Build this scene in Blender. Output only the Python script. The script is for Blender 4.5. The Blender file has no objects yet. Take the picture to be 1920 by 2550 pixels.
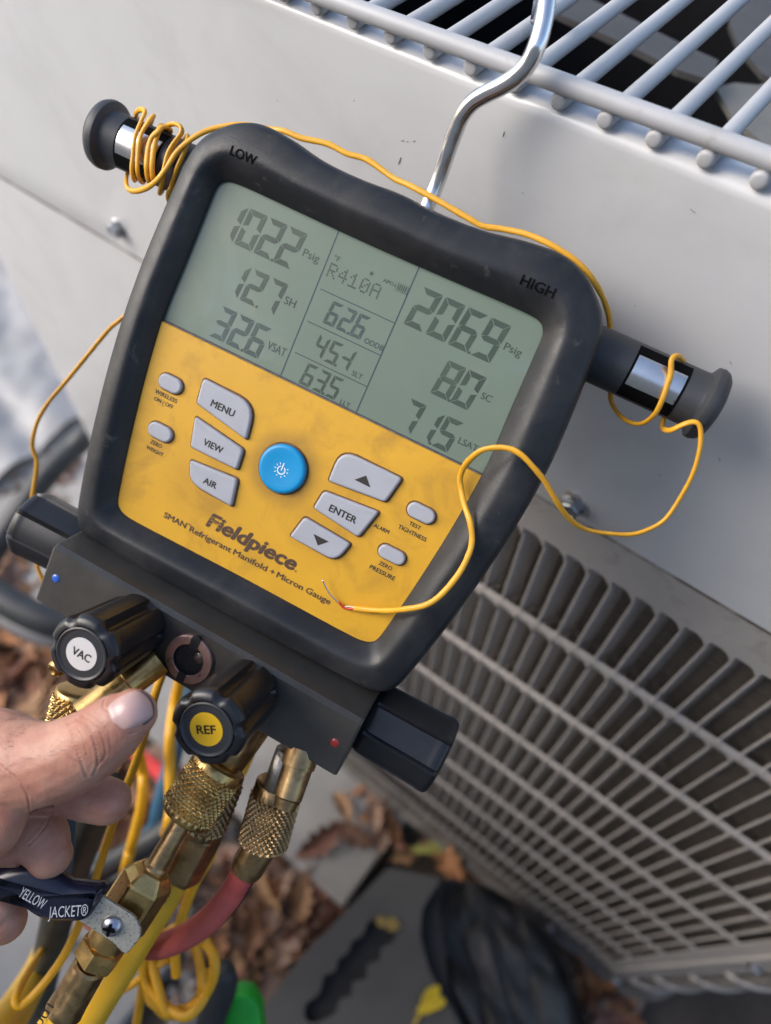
import bpy, bmesh, math, random
from mathutils import Vector, Matrix, noise
from mathutils.bvhtree import BVHTree
random.seed(7)
scn = bpy.context.scene
COL = scn.collection
pi = math.pi

# ------------------------------------------------------------------ camera, sky, sun, exposure
# The place is surveyed in millimetres: a = along the unit's face (right), n = into the unit, d = below the lens.
HEIGHT = 1175.0                      # lens above the gravel
AX = Vector((.79463413, .51774062, -.31747637))    # a, d, n as seen in lens axes (x right, y down, z ahead)
DX = Vector((-.02088505, .54552289, .83827775))
NX = Vector((.60679492, -.65958146, .44413648))
FOC, CX, CY = 1838.0, 960.0, 1275.0  # focal length and centre on the 1920 x 2550 photograph

def W(a, n, d):
    return Vector((a, n, HEIGHT - d)) * .001

def cam_dir(v):                      # a direction in lens axes -> world
    return Vector((AX.dot(v), NX.dot(v), -DX.dot(v)))

def at(px, py, depth):               # survey: the point seen at (px, py), depth mm from the lens
    v = Vector(((px - CX) / FOC, (py - CY) / FOC, 1.0)) * depth
    return W(AX.dot(v), NX.dot(v), DX.dot(v))

def on_level(px, py, d):             # survey: the point seen at (px, py) on the level d
    v = Vector(((px - CX) / FOC, (py - CY) / FOC, 1.0))
    v *= d / DX.dot(v)
    return W(AX.dot(v), NX.dot(v), DX.dot(v))

cam_data = bpy.data.cameras.new('camera')
cam = bpy.data.objects.new('camera', cam_data)
COL.objects.link(cam)
rx, ry, rz = cam_dir(Vector((1, 0, 0))), cam_dir(Vector((0, -1, 0))), cam_dir(Vector((0, 0, -1)))
cam.matrix_world = Matrix(((rx.x, ry.x, rz.x, 0), (rx.y, ry.y, rz.y, 0), (rx.z, ry.z, rz.z, HEIGHT * .001), (0, 0, 0, 1)))
cam_data.sensor_fit = 'VERTICAL'
cam_data.sensor_height = 9.8
cam_data.sensor_width = 7.38
cam_data.lens = 9.8 * FOC / 2550
cam_data.clip_start = .01
cam_data.clip_end = 400
cam_data.dof.use_dof = True
cam_data.dof.focus_distance = .238
cam_data.dof.aperture_fstop = 1.75
scn.camera = cam

SUN_EL, SUN_AZ = math.radians(38), math.radians(217)     # azimuth of the sun's place, from +x counter-clockwise
world = bpy.data.worlds.new('World')
scn.world = world
world.use_nodes = True
wn = world.node_tree.nodes
sky = wn.new('ShaderNodeTexSky')
sky.sky_type = 'NISHITA'
sky.sun_disc = False
sky.sun_elevation = SUN_EL
sky.sun_rotation = pi / 2 - SUN_AZ
sky.air_density = 1.0
sky.dust_density = 2.5
world.node_tree.links.new(sky.outputs[0], wn['Background'].inputs[0])
wn['Background'].inputs[1].default_value = .15
sun_data = bpy.data.lights.new('sun', 'SUN')
sun_data.energy = 1.4
sun_data.angle = math.radians(40)
sun_data.color = (1, .97, .92)
sun = bpy.data.objects.new('sun', sun_data)
COL.objects.link(sun)
sd = Vector((math.cos(SUN_EL) * math.cos(SUN_AZ), math.cos(SUN_EL) * math.sin(SUN_AZ), math.sin(SUN_EL)))
sun.rotation_euler = sd.to_track_quat('Z', 'Y').to_euler()
sun.location = (-2, -2, 4)
scn.view_settings.view_transform = 'Standard'
scn.view_settings.look = 'None'
scn.view_settings.exposure = 1.0
scn.view_settings.gamma = 1.0
scn.view_settings.use_curve_mapping = False
scn.cycles.max_bounces = 8
scn.cycles.use_denoising = True

# ------------------------------------------------------------------ materials
MATS = {}

def M(name, col, rough=.5, metal=0., var=.0, vscale=60., bump=0., bscale=900., coat=0., coat_rough=.1, rvar=0.,
      dirt=None, scratch=None, sss=0., spec=.5, stretch=None, ring=None, fac2=None):
    if name in MATS:
        return MATS[name]
    m = bpy.data.materials.new(name)
    m.use_nodes = True
    nt = m.node_tree
    N, L = nt.nodes, nt.links
    b = N['Principled BSDF']
    b.inputs['Roughness'].default_value = rough
    b.inputs['Metallic'].default_value = metal
    b.inputs['Coat Weight'].default_value = coat
    b.inputs['Coat Roughness'].default_value = coat_rough
    b.inputs['Specular IOR Level'].default_value = spec
    if sss:
        b.inputs['Subsurface Weight'].default_value = sss
        b.inputs['Subsurface Radius'].default_value = (1, .35, .2)
        b.inputs['Subsurface Scale'].default_value = .004
    tc = N.new('ShaderNodeTexCoord')
    mp = N.new('ShaderNodeMapping')
    L.new(tc.outputs['Object'], mp.inputs['Vector'])
    if stretch:
        mp.inputs['Scale'].default_value = stretch
    vec = mp.outputs['Vector']

    def tex(scale, detail=6, rg=.6, dist=0.):
        t = N.new('ShaderNodeTexNoise')
        t.inputs['Scale'].default_value = scale
        t.inputs['Detail'].default_value = detail
        t.inputs['Roughness'].default_value = rg
        t.inputs['Distortion'].default_value = dist
        L.new(vec, t.inputs['Vector'])
        return t.outputs['Fac']

    def ramp(f, lo, hi):
        r = N.new('ShaderNodeMapRange')
        r.inputs['From Min'].default_value = lo
        r.inputs['From Max'].default_value = hi
        L.new(f, r.inputs['Value'])
        return r.outputs['Result']

    def mix(f, a, c):
        x = N.new('ShaderNodeMix')
        x.data_type = 'RGBA'
        for s, v in ((x.inputs['Factor'], f), (x.inputs['A'], a), (x.inputs['B'], c)):
            if hasattr(v, 'links') or hasattr(v, 'is_linked'):
                L.new(v, s)
            elif isinstance(v, (tuple, list)):
                s.default_value = (*v[:3], 1)
            else:
                s.default_value = v
        return x.outputs['Result']
    c = tuple(col)
    out = c
    if var:
        out = mix(ramp(tex(vscale), .3, .7), tuple(v * (1 - var) for v in c), tuple(min(1, v * (1 + var)) for v in c))
    if fac2:                                   # a second tone: (colour, scale, lo, hi)
        out = mix(ramp(tex(fac2[1], 4), fac2[2], fac2[3]), out, fac2[0])
    for dd in (dirt or []):                    # (colour, scale, lo, hi, amount)
        f = ramp(tex(dd[1], 5, .65, .6), dd[2], dd[3])
        mm = N.new('ShaderNodeMath')
        mm.operation = 'MULTIPLY'
        mm.inputs[1].default_value = dd[4]
        L.new(f, mm.inputs[0])
        out = mix(mm.outputs[0], out, dd[0])
    for rg_ in (ring or []):                   # a worn, grimy halo: (centre, r0, r1, colour, amount, power)
        vd = N.new('ShaderNodeVectorMath')
        vd.operation = 'DISTANCE'
        L.new(tc.outputs['Object'], vd.inputs[0])
        vd.inputs[1].default_value = rg_[0]
        r = N.new('ShaderNodeMapRange')
        r.interpolation_type = 'SMOOTHSTEP'
        r.inputs['From Min'].default_value = rg_[2]
        r.inputs['From Max'].default_value = rg_[1]
        L.new(vd.outputs['Value'], r.inputs['Value'])
        f = ramp(tex(150, 4), .25, .75)
        mm = N.new('ShaderNodeMath')
        mm.operation = 'MULTIPLY_ADD'
        L.new(f, mm.inputs[0])
        mm.inputs[1].default_value = .5
        mm.inputs[2].default_value = .5
        m2 = N.new('ShaderNodeMath')
        m2.operation = 'MULTIPLY'
        L.new(mm.outputs[0], m2.inputs[0])
        L.new(r.outputs['Result'], m2.inputs[1])
        m3 = N.new('ShaderNodeMath')
        m3.operation = 'MULTIPLY'
        L.new(m2.outputs[0], m3.inputs[0])
        m3.inputs[1].default_value = rg_[4]
        out = mix(m3.outputs[0], out, rg_[3])
    if isinstance(out, tuple):
        b.inputs['Base Color'].default_value = (*out, 1)
    else:
        L.new(out, b.inputs['Base Color'])
    if rvar:
        r = N.new('ShaderNodeMapRange')
        r.inputs['From Min'].default_value = .3
        r.inputs['From Max'].default_value = .7
        r.inputs['To Min'].default_value = max(.02, rough - rvar)
        r.inputs['To Max'].default_value = min(1, rough + rvar)
        L.new(tex(vscale * 2 + 20), r.inputs['Value'])
        L.new(r.outputs['Result'], b.inputs['Roughness'])
    if bump:
        bp = N.new('ShaderNodeBump')
        bp.inputs['Strength'].default_value = bump
        bp.inputs['Distance'].default_value = .0006
        L.new(tex(bscale, 5, .6), bp.inputs['Height'])
        L.new(bp.outputs['Normal'], b.inputs['Normal'])
    MATS[name] = m
    return m

BROWN = (.06, .035, .015)
paint = M('cabinet paint', (.56, .56, .562), .34, var=.035, vscale=18, bump=.025, bscale=260, rvar=.06,
          dirt=[((.3, .28, .26), 340, .745, .775, .5), ((.4, .39, .38), 16, .5, .8, .5)], coat=.45, coat_rough=.08)
paint_lo = M('louver paint', (.38, .352, .33), .42, var=.08, vscale=30, bump=.05, bscale=500,
             dirt=[((.12, .1, .085), 60, .55, .75, .5)])
grille_paint = M('grille paint', (.4, .4, .405), .46, var=.05, vscale=70, bump=.06, bscale=500,
                 dirt=[((.3, .27, .22), 120, .62, .72, .5)])
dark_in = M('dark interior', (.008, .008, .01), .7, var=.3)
coil_mat = M('coil fins', (.14, .12, .1), .6, var=.5, vscale=160, bump=.5, bscale=700, stretch=(1, 1, 5))
zinc = M('zinc screw', (.42, .43, .45), .33, 1., var=.2, vscale=300, bump=.1)
rust = M('rust ring', (.34, .29, .25), .8, var=.3, vscale=300)
rubber = M('black rubber', (.014, .015, .0172), .4, spec=.36, var=.2, vscale=50, bump=.12, bscale=1500, rvar=.1,
           dirt=[((.2, .19, .18), 800, .715, .76, .55), ((.06, .057, .054), 30, .45, .75, .6), ((.11, .1, .095), 140, .62, .74, .5)])
emboss = M('moulded lettering', (.003, .003, .0035), .85, spec=.08)
pole_pl = M('pole plastic', (.034, .036, .04), .5, var=.15, vscale=70, bump=.05, bscale=1200,
            dirt=[((.22, .17, .1), 150, .68, .75, .3)])
anod = M('black anodised block', (.08, .076, .069), .4, .6, var=.25, vscale=50, bump=.25, bscale=2600,
         dirt=[((.45, .44, .42), 620, .725, .75, .8), ((.13, .1, .075), 25, .5, .8, .35)])
knobpl = M('knob plastic', (.011, .011, .0125), .33, var=.2, bump=.05, bscale=1500,
           dirt=[((.12, .1, .08), 500, .72, .78, .3)])
knob_soft = M('knob collar', (.03, .031, .033), .42, var=.2, bump=.05, bscale=900)
yellow = M('yellow faceplate', (.62, .325, .016), .48, var=.06, vscale=45, bump=.05, bscale=1400,
           dirt=[((.2, .1, .02), 55, .5, .78, .5), ((.07, .04, .015), 330, .69, .73, .7), ((.06, .035, .012), 800, .715, .74, .8)],
           ring=[((-.0008, -.0267, 0), .008, .0155, (.2, .1, .02), .75, 1), ((-.024, -.045, 0), .004, .02, (.25, .13, .02), .35, 1),
                 ((.02, -.036, 0), .006, .02, (.28, .14, .02), .3, 1)])
ink = M('black print', (.022, .018, .014), .6)
logo_ink = M('worn print', (.07, .035, .018), .6, dirt=[((.6, .3, .03), 1500, .62, .66, .5)])
btn = M('grey rubber button', (.36, .365, .39), .5, var=.05, vscale=90, bump=.04, dirt=[((.16, .12, .09), 420, .7, .74, .6)])
seam_dirt = M('button seam grime', (.16, .07, .018), .8, var=.4, vscale=300)
blue = M('blue button', (.0, .25, .52), .42, var=.05, vscale=80)
white = M('white print', (.8, .8, .8), .6)
lcd = M('lcd glass', (.138, .18, .132), .5, var=.07, vscale=22, coat=.45, coat_rough=.06, spec=.3,
        dirt=[((.38, .4, .36), 1100, .755, .77, .6), ((.36, .3, .17), 26, .56, .72, .22), ((.2, .27, .3), 20, .55, .75, .4)])
lcd_seg = M('lcd segment', (.043, .064, .042), .5, var=.3, vscale=60, coat=.45, coat_rough=.06, spec=.3)
lcd_blue = M('lcd bluish segment', (.042, .066, .054), .5, var=.3, vscale=60, coat=.45, coat_rough=.06, spec=.3)
lcd_line = M('lcd line', (.035, .05, .058), .5, coat=.45, spec=.3)
lcd_edge = M('lcd edge grime', (.1, .085, .085), .6, var=.4, vscale=300)
chrome = M('chrome', (.8, .79, .79), .2, 1., var=.06, vscale=60, bump=.03, bscale=500, rvar=.06)
plate_metal = M('magnet plate', (.7, .69, .67), .27, 1., var=.12, vscale=130, dirt=[((.12, .09, .07), 380, .66, .72, .8)])
brass = M('brass', (.56, .37, .14), .32, 1., var=.25, vscale=110, bump=.08, bscale=900, rvar=.08,
          dirt=[((.1, .06, .03), 160, .56, .76, .6)])
brass_dk = M('aged brass', (.41, .275, .135), .38, 1., var=.3, vscale=120, bump=.1, bscale=900, rvar=.1,
             dirt=[((.06, .035, .02), 150, .5, .75, .7)])
copper_ring = M('coppery ring', (.46, .28, .22), .42, .75, var=.25, vscale=200, dirt=[((.04, .03, .03), 400, .6, .7, .7)])
hole = M('dark bore', (.012, .011, .012), .5, var=.5, vscale=300, bump=.5, bscale=700)
wire_y = M('yellow wire', (.74, .36, .022), .42, var=.1, vscale=120, bump=.05, dirt=[((.3, .13, .02), 260, .63, .72, .5)])
cable_y = M('yellow cable', (.75, .38, .012), .42, var=.08, vscale=60)
red_ins = M('red insulation', (.6, .045, .02), .4)
red_hose = M('red hose', (.42, .07, .062), .5, var=.12, vscale=70, bump=.05, bscale=700, fac2=((.6, .13, .1), 14, .45, .65),
             dirt=[((.75, .6, .55), 300, .73, .76, .7)])
hose_y = M('yellow hose', (.72, .42, .025), .42, var=.07, vscale=60, bump=.04, dirt=[((.1, .06, .01), 700, .71, .74, .6)])
grip = M('navy vinyl grip', (.009, .011, .028), .24, var=.1)
grip_print = M('grip print', (.5, .5, .52), .6)
speck_zinc = M('corroded zinc plate', (.52, .49, .41), .45, .75, var=.1, vscale=200, dirt=[((.1, .095, .085), 1300, .54, .64, .8)])
pipe_m = M('dark rubber pipe insulation', (.06, .06, .048), .6, var=.25, vscale=60, bump=.25, bscale=500)
hose_dk = M('black hose', (.03, .033, .036), .5, var=.2, vscale=40)
hose_bl = M('blue hose', (.03, .1, .17), .5, var=.2, vscale=40)
nail = M('nail', (.52, .33, .29), .3, var=.06, vscale=120, sss=.1, coat=.15)
nail_dirt = M('nail dirt', (.05, .06, .07), .8)
concrete = M('concrete', (.3, .29, .275), .8, var=.14, vscale=18, bump=.5, bscale=300)
gravel_ground = M('soil', (.06, .045, .034), .95, var=.4, vscale=14, bump=1., bscale=90)
sheet_m = M('pale crinkled sheet', (.3, .295, .295), .5, var=.1, vscale=5)
bag_m = M('charcoal bag fabric', (.066, .06, .053), .7, var=.12, vscale=24, bump=.15, bscale=900)
bag_bl = M('black bag fabric', (.013, .013, .014), .75, var=.3, vscale=30, bump=.2, bscale=700)
green = M('green plastic', (.01, .36, .025), .4, var=.1)
yel_bright = M('yellow leaf', (.62, .42, .01), .6, var=.2, vscale=80)

def skin_material():
    m = bpy.data.materials.new('skin')
    m.use_nodes = True
    N, L = m.node_tree.nodes, m.node_tree.links
    b = N['Principled BSDF']
    tc = N.new('ShaderNodeTexCoord')
    def nz(s, d=5, st=None):
        t = N.new('ShaderNodeTexNoise')
        t.inputs['Scale'].default_value = s
        t.inputs['Detail'].default_value = d
        if st:
            mp = N.new('ShaderNodeMapping')
            mp.inputs['Scale'].default_value = st
            L.new(tc.outputs['Object'], mp.inputs['Vector'])
            L.new(mp.outputs['Vector'], t.inputs['Vector'])
        else:
            L.new(tc.outputs['Object'], t.inputs['Vector'])
        return t.outputs['Fac']
    r = N.new('ShaderNodeValToRGB')
    e = r.color_ramp.elements
    e[0].position, e[0].color = .28, (.38, .15, .1, 1)
    e[1].position, e[1].color = .72, (.51, .275, .19, 1)
    x = e.new(.5)
    x.color = (.455, .215, .145, 1)
    L.new(nz(95), r.inputs['Fac'])
    L.new(r.outputs['Color'], b.inputs['Base Color'])
    b.inputs['Roughness'].default_value = .46
    b.inputs['Subsurface Weight'].default_value = .12
    b.inputs['Subsurface Radius'].default_value = (1, .35, .2)
    b.inputs['Subsurface Scale'].default_value = .003
    v = N.new('ShaderNodeTexVoronoi')
    v.feature = 'DISTANCE_TO_EDGE'
    v.inputs['Scale'].default_value = 900
    L.new(tc.outputs['Object'], v.inputs['Vector'])
    mm = N.new('ShaderNodeMath')
    mm.operation = 'MULTIPLY_ADD'
    L.new(nz(420, 6), mm.inputs[0])
    mm.inputs[1].default_value = 1.4
    L.new(v.outputs['Distance'], mm.inputs[2])
    bp = N.new('ShaderNodeBump')
    bp.inputs['Strength'].default_value = .35
    bp.inputs['Distance'].default_value = .0004
    L.new(mm.outputs[0], bp.inputs['Height'])
    L.new(bp.outputs['Normal'], b.inputs['Normal'])
    return m
skin = skin_material()

# ------------------------------------------------------------------ object helpers
MW = {}                                       # world matrix of every parent, kept here

def link(o, parent=None):
    COL.objects.link(o)
    if parent:
        o.parent = parent
        MW[o] = MW[parent] @ o.matrix_basis
    else:
        MW[o] = o.matrix_basis.copy()
    return o

def tag(o, label=None, cat=None, group=None, kind=None):
    for k, v in (('label', label), ('category', cat), ('group', group), ('kind', kind)):
        if v:
            o[k] = v
    return o

def thing(name, loc, label, cat, group=None, mat3=None):
    o = bpy.data.objects.new(name, None)
    o.empty_display_size = .02
    o.matrix_basis = Matrix.Translation(loc) @ (mat3.to_4x4() if mat3 else Matrix.Identity(4))
    link(o)
    return tag(o, label, cat, group)

def mesh_obj(name, verts, faces, mat, parent=None, smooth=True, world_space=True, label=None, mats=None, fmat=None, auto=None):
    if parent and world_space:
        inv = MW[parent].inverted()
        verts = [inv @ Vector(v) for v in verts]
    me = bpy.data.meshes.new(name)
    me.from_pydata([tuple(v) for v in verts], [], faces)
    for mm in (mats or [mat]):
        me.materials.append(mm)
    if fmat:
        for p, i in zip(me.polygons, fmat):
            p.material_index = i
    fix(me, smooth, auto)
    o = bpy.data.objects.new(name, me)
    link(o, parent)
    if label:
        o['label'] = label
    return o

def fix(me, smooth, auto=None):
    bm = bmesh.new()
    bm.from_mesh(me)
    bmesh.ops.recalc_face_normals(bm, faces=bm.faces)
    if auto is not None:
        for e in bm.edges:
            e.smooth = not (len(e.link_faces) == 2 and e.calc_face_angle(0) > auto)
    bm.to_mesh(me)
    bm.free()
    for p in me.polygons:
        p.use_smooth = smooth

def catmull(pts, sub=6, closed=False):
    P = [Vector(p) for p in pts]
    n = len(P)
    out = []
    for i in range(n if closed else n - 1):
        if closed:
            p0, p1, p2, p3 = P[(i - 1) % n], P[i], P[(i + 1) % n], P[(i + 2) % n]
        else:
            p0, p1, p2, p3 = P[max(i - 1, 0)], P[i], P[i + 1], P[min(i + 2, n - 1)]
        for k in range(sub):
            t = k / sub
            out.append(.5 * ((2 * p1) + (p2 - p0) * t + (2 * p0 - 5 * p1 + 4 * p2 - p3) * t * t + (3 * p1 - p0 - 3 * p2 + p3) * t ** 3))
    if not closed:
        out.append(P[-1].copy())
    return out

def frames(path):
    T = []
    for i in range(len(path)):
        t = path[min(i + 1, len(path) - 1)] - path[max(i - 1, 0)]
        T.append(t.normalized() if t.length > 1e-12 else Vector((0, 0, 1)))
    u = T[0].orthogonal().normalized()
    out = []
    for i, t in enumerate(T):
        u = (u - t * u.dot(t))
        u = u.normalized() if u.length > 1e-9 else t.orthogonal().normalized()
        out.append((t, u, t.cross(u)))
    return out

def tube(path, r, seg=12, caps=True, flat=1.0, wob=0.):
    path = [Vector(p) for p in path]
    F = frames(path)
    V, Fc = [], []
    for i, (p, (t, u, v)) in enumerate(zip(path, F)):
        rr = r[i] if isinstance(r, (list, tuple)) else r
        if wob:
            rr *= 1 + wob * noise.noise(p * 260)
        for k in range(seg):
            a = 2 * pi * k / seg
            V.append(p + u * math.cos(a) * rr + v * math.sin(a) * rr * flat)
    for i in range(len(path) - 1):
        for k in range(seg):
            k2 = (k + 1) % seg
            Fc.append((i * seg + k, i * seg + k2, (i + 1) * seg + k2, (i + 1) * seg + k))
    if caps:
        Fc.append(tuple(range(seg))[::-1])
        Fc.append(tuple((len(path) - 1) * seg + k for k in range(seg)))
    return V, Fc

def lathe(p0, axis, prof, seg=32, hexes=0, phase=0., radial=None, caps=True, ref=None):
    """prof: list of (distance along axis, radius); hexes = flats across; radial(s, ang, r) may shape it"""
    p0, axis = Vector(p0), Vector(axis).normalized()
    u = Vector(ref) if ref else axis.orthogonal()
    u = (u - axis * u.dot(axis)).normalized()
    v = axis.cross(u)
    V, F = [], []
    for s, r in prof:
        for k in range(seg):
            a = 2 * pi * k / seg
            rr = r
            if hexes:
                b = ((a + phase) % (2 * pi / hexes)) - pi / hexes
                rr = min(r / math.cos(b), r * 1.12)
            if radial:
                rr = radial(s, a, rr)
            V.append(p0 + axis * s + (u * math.cos(a) + v * math.sin(a)) * rr)
    n = len(prof)
    for i in range(n - 1):
        for k in range(seg):
            k2 = (k + 1) % seg
            F.append((i * seg + k, i * seg + k2, (i + 1) * seg + k2, (i + 1) * seg + k))
    if caps:
        F.append(tuple(range(seg))[::-1])
        F.append(tuple((n - 1) * seg + k for k in range(seg)))
    return V, F

def join(*parts):
    V, F = [], []
    for v, f in parts:
        o = len(V)
        V += list(v)
        F += [tuple(i + o for i in q) for q in f]
    return V, F

def box(x0, x1, y0, y1, z0, z1):
    V = [Vector((x, y, z)) for x in (x0, x1) for y in (y0, y1) for z in (z0, z1)]
    return V, [(0, 1, 3, 2), (4, 6, 7, 5), (0, 4, 5, 1), (2, 3, 7, 6), (0, 2, 6, 4), (1, 5, 7, 3)]

def wbox(a0, a1, n0, n1, d0, d1):
    return box(a0 * .001, a1 * .001, n0 * .001, n1 * .001, (HEIGHT - d1) * .001, (HEIGHT - d0) * .001)

def bevelled(VF, w, seg=2):
    bm = bmesh.new()
    vs = [bm.verts.new(v) for v in VF[0]]
    for f in VF[1]:
        bm.faces.new([vs[i] for i in f])
    bmesh.ops.recalc_face_normals(bm, faces=bm.faces)
    bmesh.ops.bevel(bm, geom=[e for e in bm.edges if e.calc_face_angle(0) > .5], offset=w, segments=seg, affect='EDGES', profile=.5)
    bm.verts.index_update()
    V = [v.co.copy() for v in bm.verts]
    F = [tuple(v.index for v in f.verts) for f in bm.faces]
    bm.free()
    return V, F

def round_poly(pts, radii, seg=5):
    n = len(pts)
    out = []
    for i in range(n):
        p, a, b = Vector(pts[i]), Vector(pts[i - 1]), Vector(pts[(i + 1) % n])
        r = radii[i] if isinstance(radii, (list, tuple)) else radii
        da, db = (a - p), (b - p)
        ra = min(r, da.length * .49)
        rb = min(r, db.length * .49)
        s, e = p + da.normalized() * ra, p + db.normalized() * rb
        for k in range(seg + 1):
            t = k / seg
            out.append((1 - t) ** 2 * s + 2 * t * (1 - t) * p + t * t * e)
    return out

def prism(poly, rows):
    """poly: 2D outline; rows: (inset, z) from the bottom up; closed at both ends; pillow top"""
    c = sum((Vector(p) for p in poly), Vector((0, 0))) / len(poly)
    n = len(poly)
    nrm = []
    for i in range(n):
        t = (Vector(poly[(i + 1) % n]) - Vector(poly[i - 1]))
        t = t.normalized() if t.length else Vector((1, 0))
        q = Vector((t.y, -t.x))
        if q.dot(Vector(poly[i]) - c) < 0 and False:
            q = -q
        nrm.append(q)
    area = sum(poly[i][0] * poly[(i + 1) % n][1] - poly[(i + 1) % n][0] * poly[i][1] for i in range(n))
    sgn = 1 if area > 0 else -1
    V, F = [], []
    for ins, z in rows:
        for i in range(n):
            q = Vector(poly[i]) - nrm[i] * sgn * ins
            V.append(Vector((q.x, q.y, z)))
    for r in range(len(rows) - 1):
        for i in range(n):
            j = (i + 1) % n
            F.append((r * n + i, r * n + j, (r + 1) * n + j, (r + 1) * n + i))
    F.append(tuple(range(n))[::-1])
    F.append(tuple((len(rows) - 1) * n + i for i in range(n)))
    return V, F

def mm(VF, k=.001):
    return [Vector(v) * k for v in VF[0]], VF[1]

# lettering -> plain mesh, measured so that it can be fitted to a box
_TXT = {}
def text_mesh(s, bold=.0, shear=0.):
    key = (s, bold, shear)
    if key not in _TXT:
        cu = bpy.data.curves.new('t', 'FONT')
        cu.body = s
        cu.offset = bold
        cu.shear = shear
        cu.resolution_u = 3
        o = bpy.data.objects.new('t', cu)
        COL.objects.link(o)
        bpy.context.view_layer.update()
        me = bpy.data.meshes.new_from_object(o.evaluated_get(bpy.context.evaluated_depsgraph_get()))
        V = [v.co.copy() for v in me.vertices]
        F = [tuple(p.vertices) for p in me.polygons]
        bpy.data.objects.remove(o)
        bpy.data.curves.remove(cu)
        bpy.data.meshes.remove(me)
        _TXT[key] = (V, F)
    return _TXT[key]
CAP = max(v.y for v in text_mesh('H')[0])

def text_fit(s, x0, x1, y, cap, z, bold=.0, shear=0., swell=0.):
    V, F = text_mesh(s, swell, shear)
    lo, hi = min(v.x for v in V), max(v.x for v in V)
    kx, ky = (x1 - x0) / (hi - lo), cap / CAP
    out = ([Vector((x0 + (v.x - lo) * kx, y + v.y * ky, z)) for v in V], F)
    if bold:
        b = bold * ky * .8
        base = out[0]
        for i, (dx, dy) in enumerate(((b, 0), (-b, 0), (0, b * .7), (0, -b * .7), (b * .7, b * .5), (-b * .7, -b * .5))):
            out = join(out, ([v + Vector((dx, dy, (i + 1) * .0015 * (1 if abs(kx) > .2 else .001))) for v in base], F))
    return out

# ================================================================== THE SETTING
def grid(nx, ny, fn):
    V = [fn(i / nx, j / ny) for j in range(ny + 1) for i in range(nx + 1)]
    F = [(j * (nx + 1) + i, j * (nx + 1) + i + 1, (j + 1) * (nx + 1) + i + 1, (j + 1) * (nx + 1) + i) for j in range(ny) for i in range(nx)]
    return V, F

tag(mesh_obj('ground', [(-60, -60, 0), (60, -60, 0), (60, 60, 0), (-60, 60, 0)], [(0, 1, 2, 3)], gravel_ground), kind='structure')
tag(mesh_obj('driveway', *wbox(-9000, -1090, -7000, 5000, 1160, 1240), M('driveway concrete', (.5, .48, .45), .85, var=.12, vscale=4, bump=.4, bscale=120), smooth=False), kind='structure')
tag(mesh_obj('concrete_pad', *bevelled(wbox(-1060, -86, 56, 900, 1140, 1200), .004), concrete, smooth=False), kind='structure')
tag(mesh_obj('paving_slab', *bevelled(wbox(-760, -225, -640, -118, 1143, 1200), .006), concrete, smooth=False), kind='structure')

# unseen wall added behind the camera; it shades and fills the unit's lower right
bw = thing('shade_wall', (1.3, -1.1, 0), 'grey rendered wall added out of view to shade the unit', 'wall')
bw['kind'] = 'thing'
mesh_obj('shade_wall_body', *wbox(-1500, 3600, -1180, -1000, HEIGHT - 1800, HEIGHT), M('render coat', (.42, .385, .345), .9, var=.15, vscale=3, bump=.4, bscale=60), bw, False)
mesh_obj('shade_wall_coping', *bevelled(wbox(-1530, 3600, -1210, -970, HEIGHT - 1860, HEIGHT - 1800), .008), concrete, bw, False)

# ================================================================== AIR CONDITIONER
FACE = 207.
ac = thing('air_conditioner', W(-150, FACE, 1130), 'large beige outdoor air conditioner with wire top grille and louvered side', 'air conditioner')

def ac_part(name, VF, mat, smooth=False, label=None, parent=None, auto=None):
    return mesh_obj(name, VF[0], VF[1], mat, parent or ac, smooth, label=label, auto=auto)

def rounded_sheet(a0, a1, prof, na=2):     # prof: (n, d) outline swept along a
    V, F = [], []
    for i in range(na + 1):
        a = a0 + (a1 - a0) * i / na
        for n_, d_ in prof:
            V.append(W(a, n_, d_))
    m = len(prof)
    for i in range(na):
        for k in range(m - 1):
            F.append((i * m + k, i * m + k + 1, (i + 1) * m + k + 1, (i + 1) * m + k))
    return V, F

# top band: flat front, tight bend at the top, lip with the grille on it
bend = [(FACE + 4 - 4 * math.cos(t), 118 + 4 - 4 * math.sin(t)) for t in [k * pi / 12 for k in range(7)]]
band_prof = [(FACE + 9, 291.5), (FACE + .6, 291.5), (FACE, 290.4), (FACE, 270), (FACE, 240), (FACE, 200), (FACE, 160), (FACE, 135)] + bend + \
            [(FACE + 9, 118), (FACE + 13, 118.6), (FACE + 14.5, 121), (FACE + 14.5, 150)]
V, F = rounded_sheet(-531, 300, band_prof, 60)
for v in V:                                  # a thin sheet is never quite flat
    b = noise.noise(Vector((v.x * 5, v.z * 7, 3.1))) * .0011 + noise.noise(Vector((v.x * 14, v.z * 17, 9.1))) * .0003
    k = max(0., min(1., (1.054 - v.z) / .05)) * max(0., min(1., (v.z - .885) / .02))
    if v.y < (FACE + .5) * .001:
        v.y += b * k
top_band = ac_part('front_panel', (V, F), paint, smooth=True, auto=.5)
V, F = [], []
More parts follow.
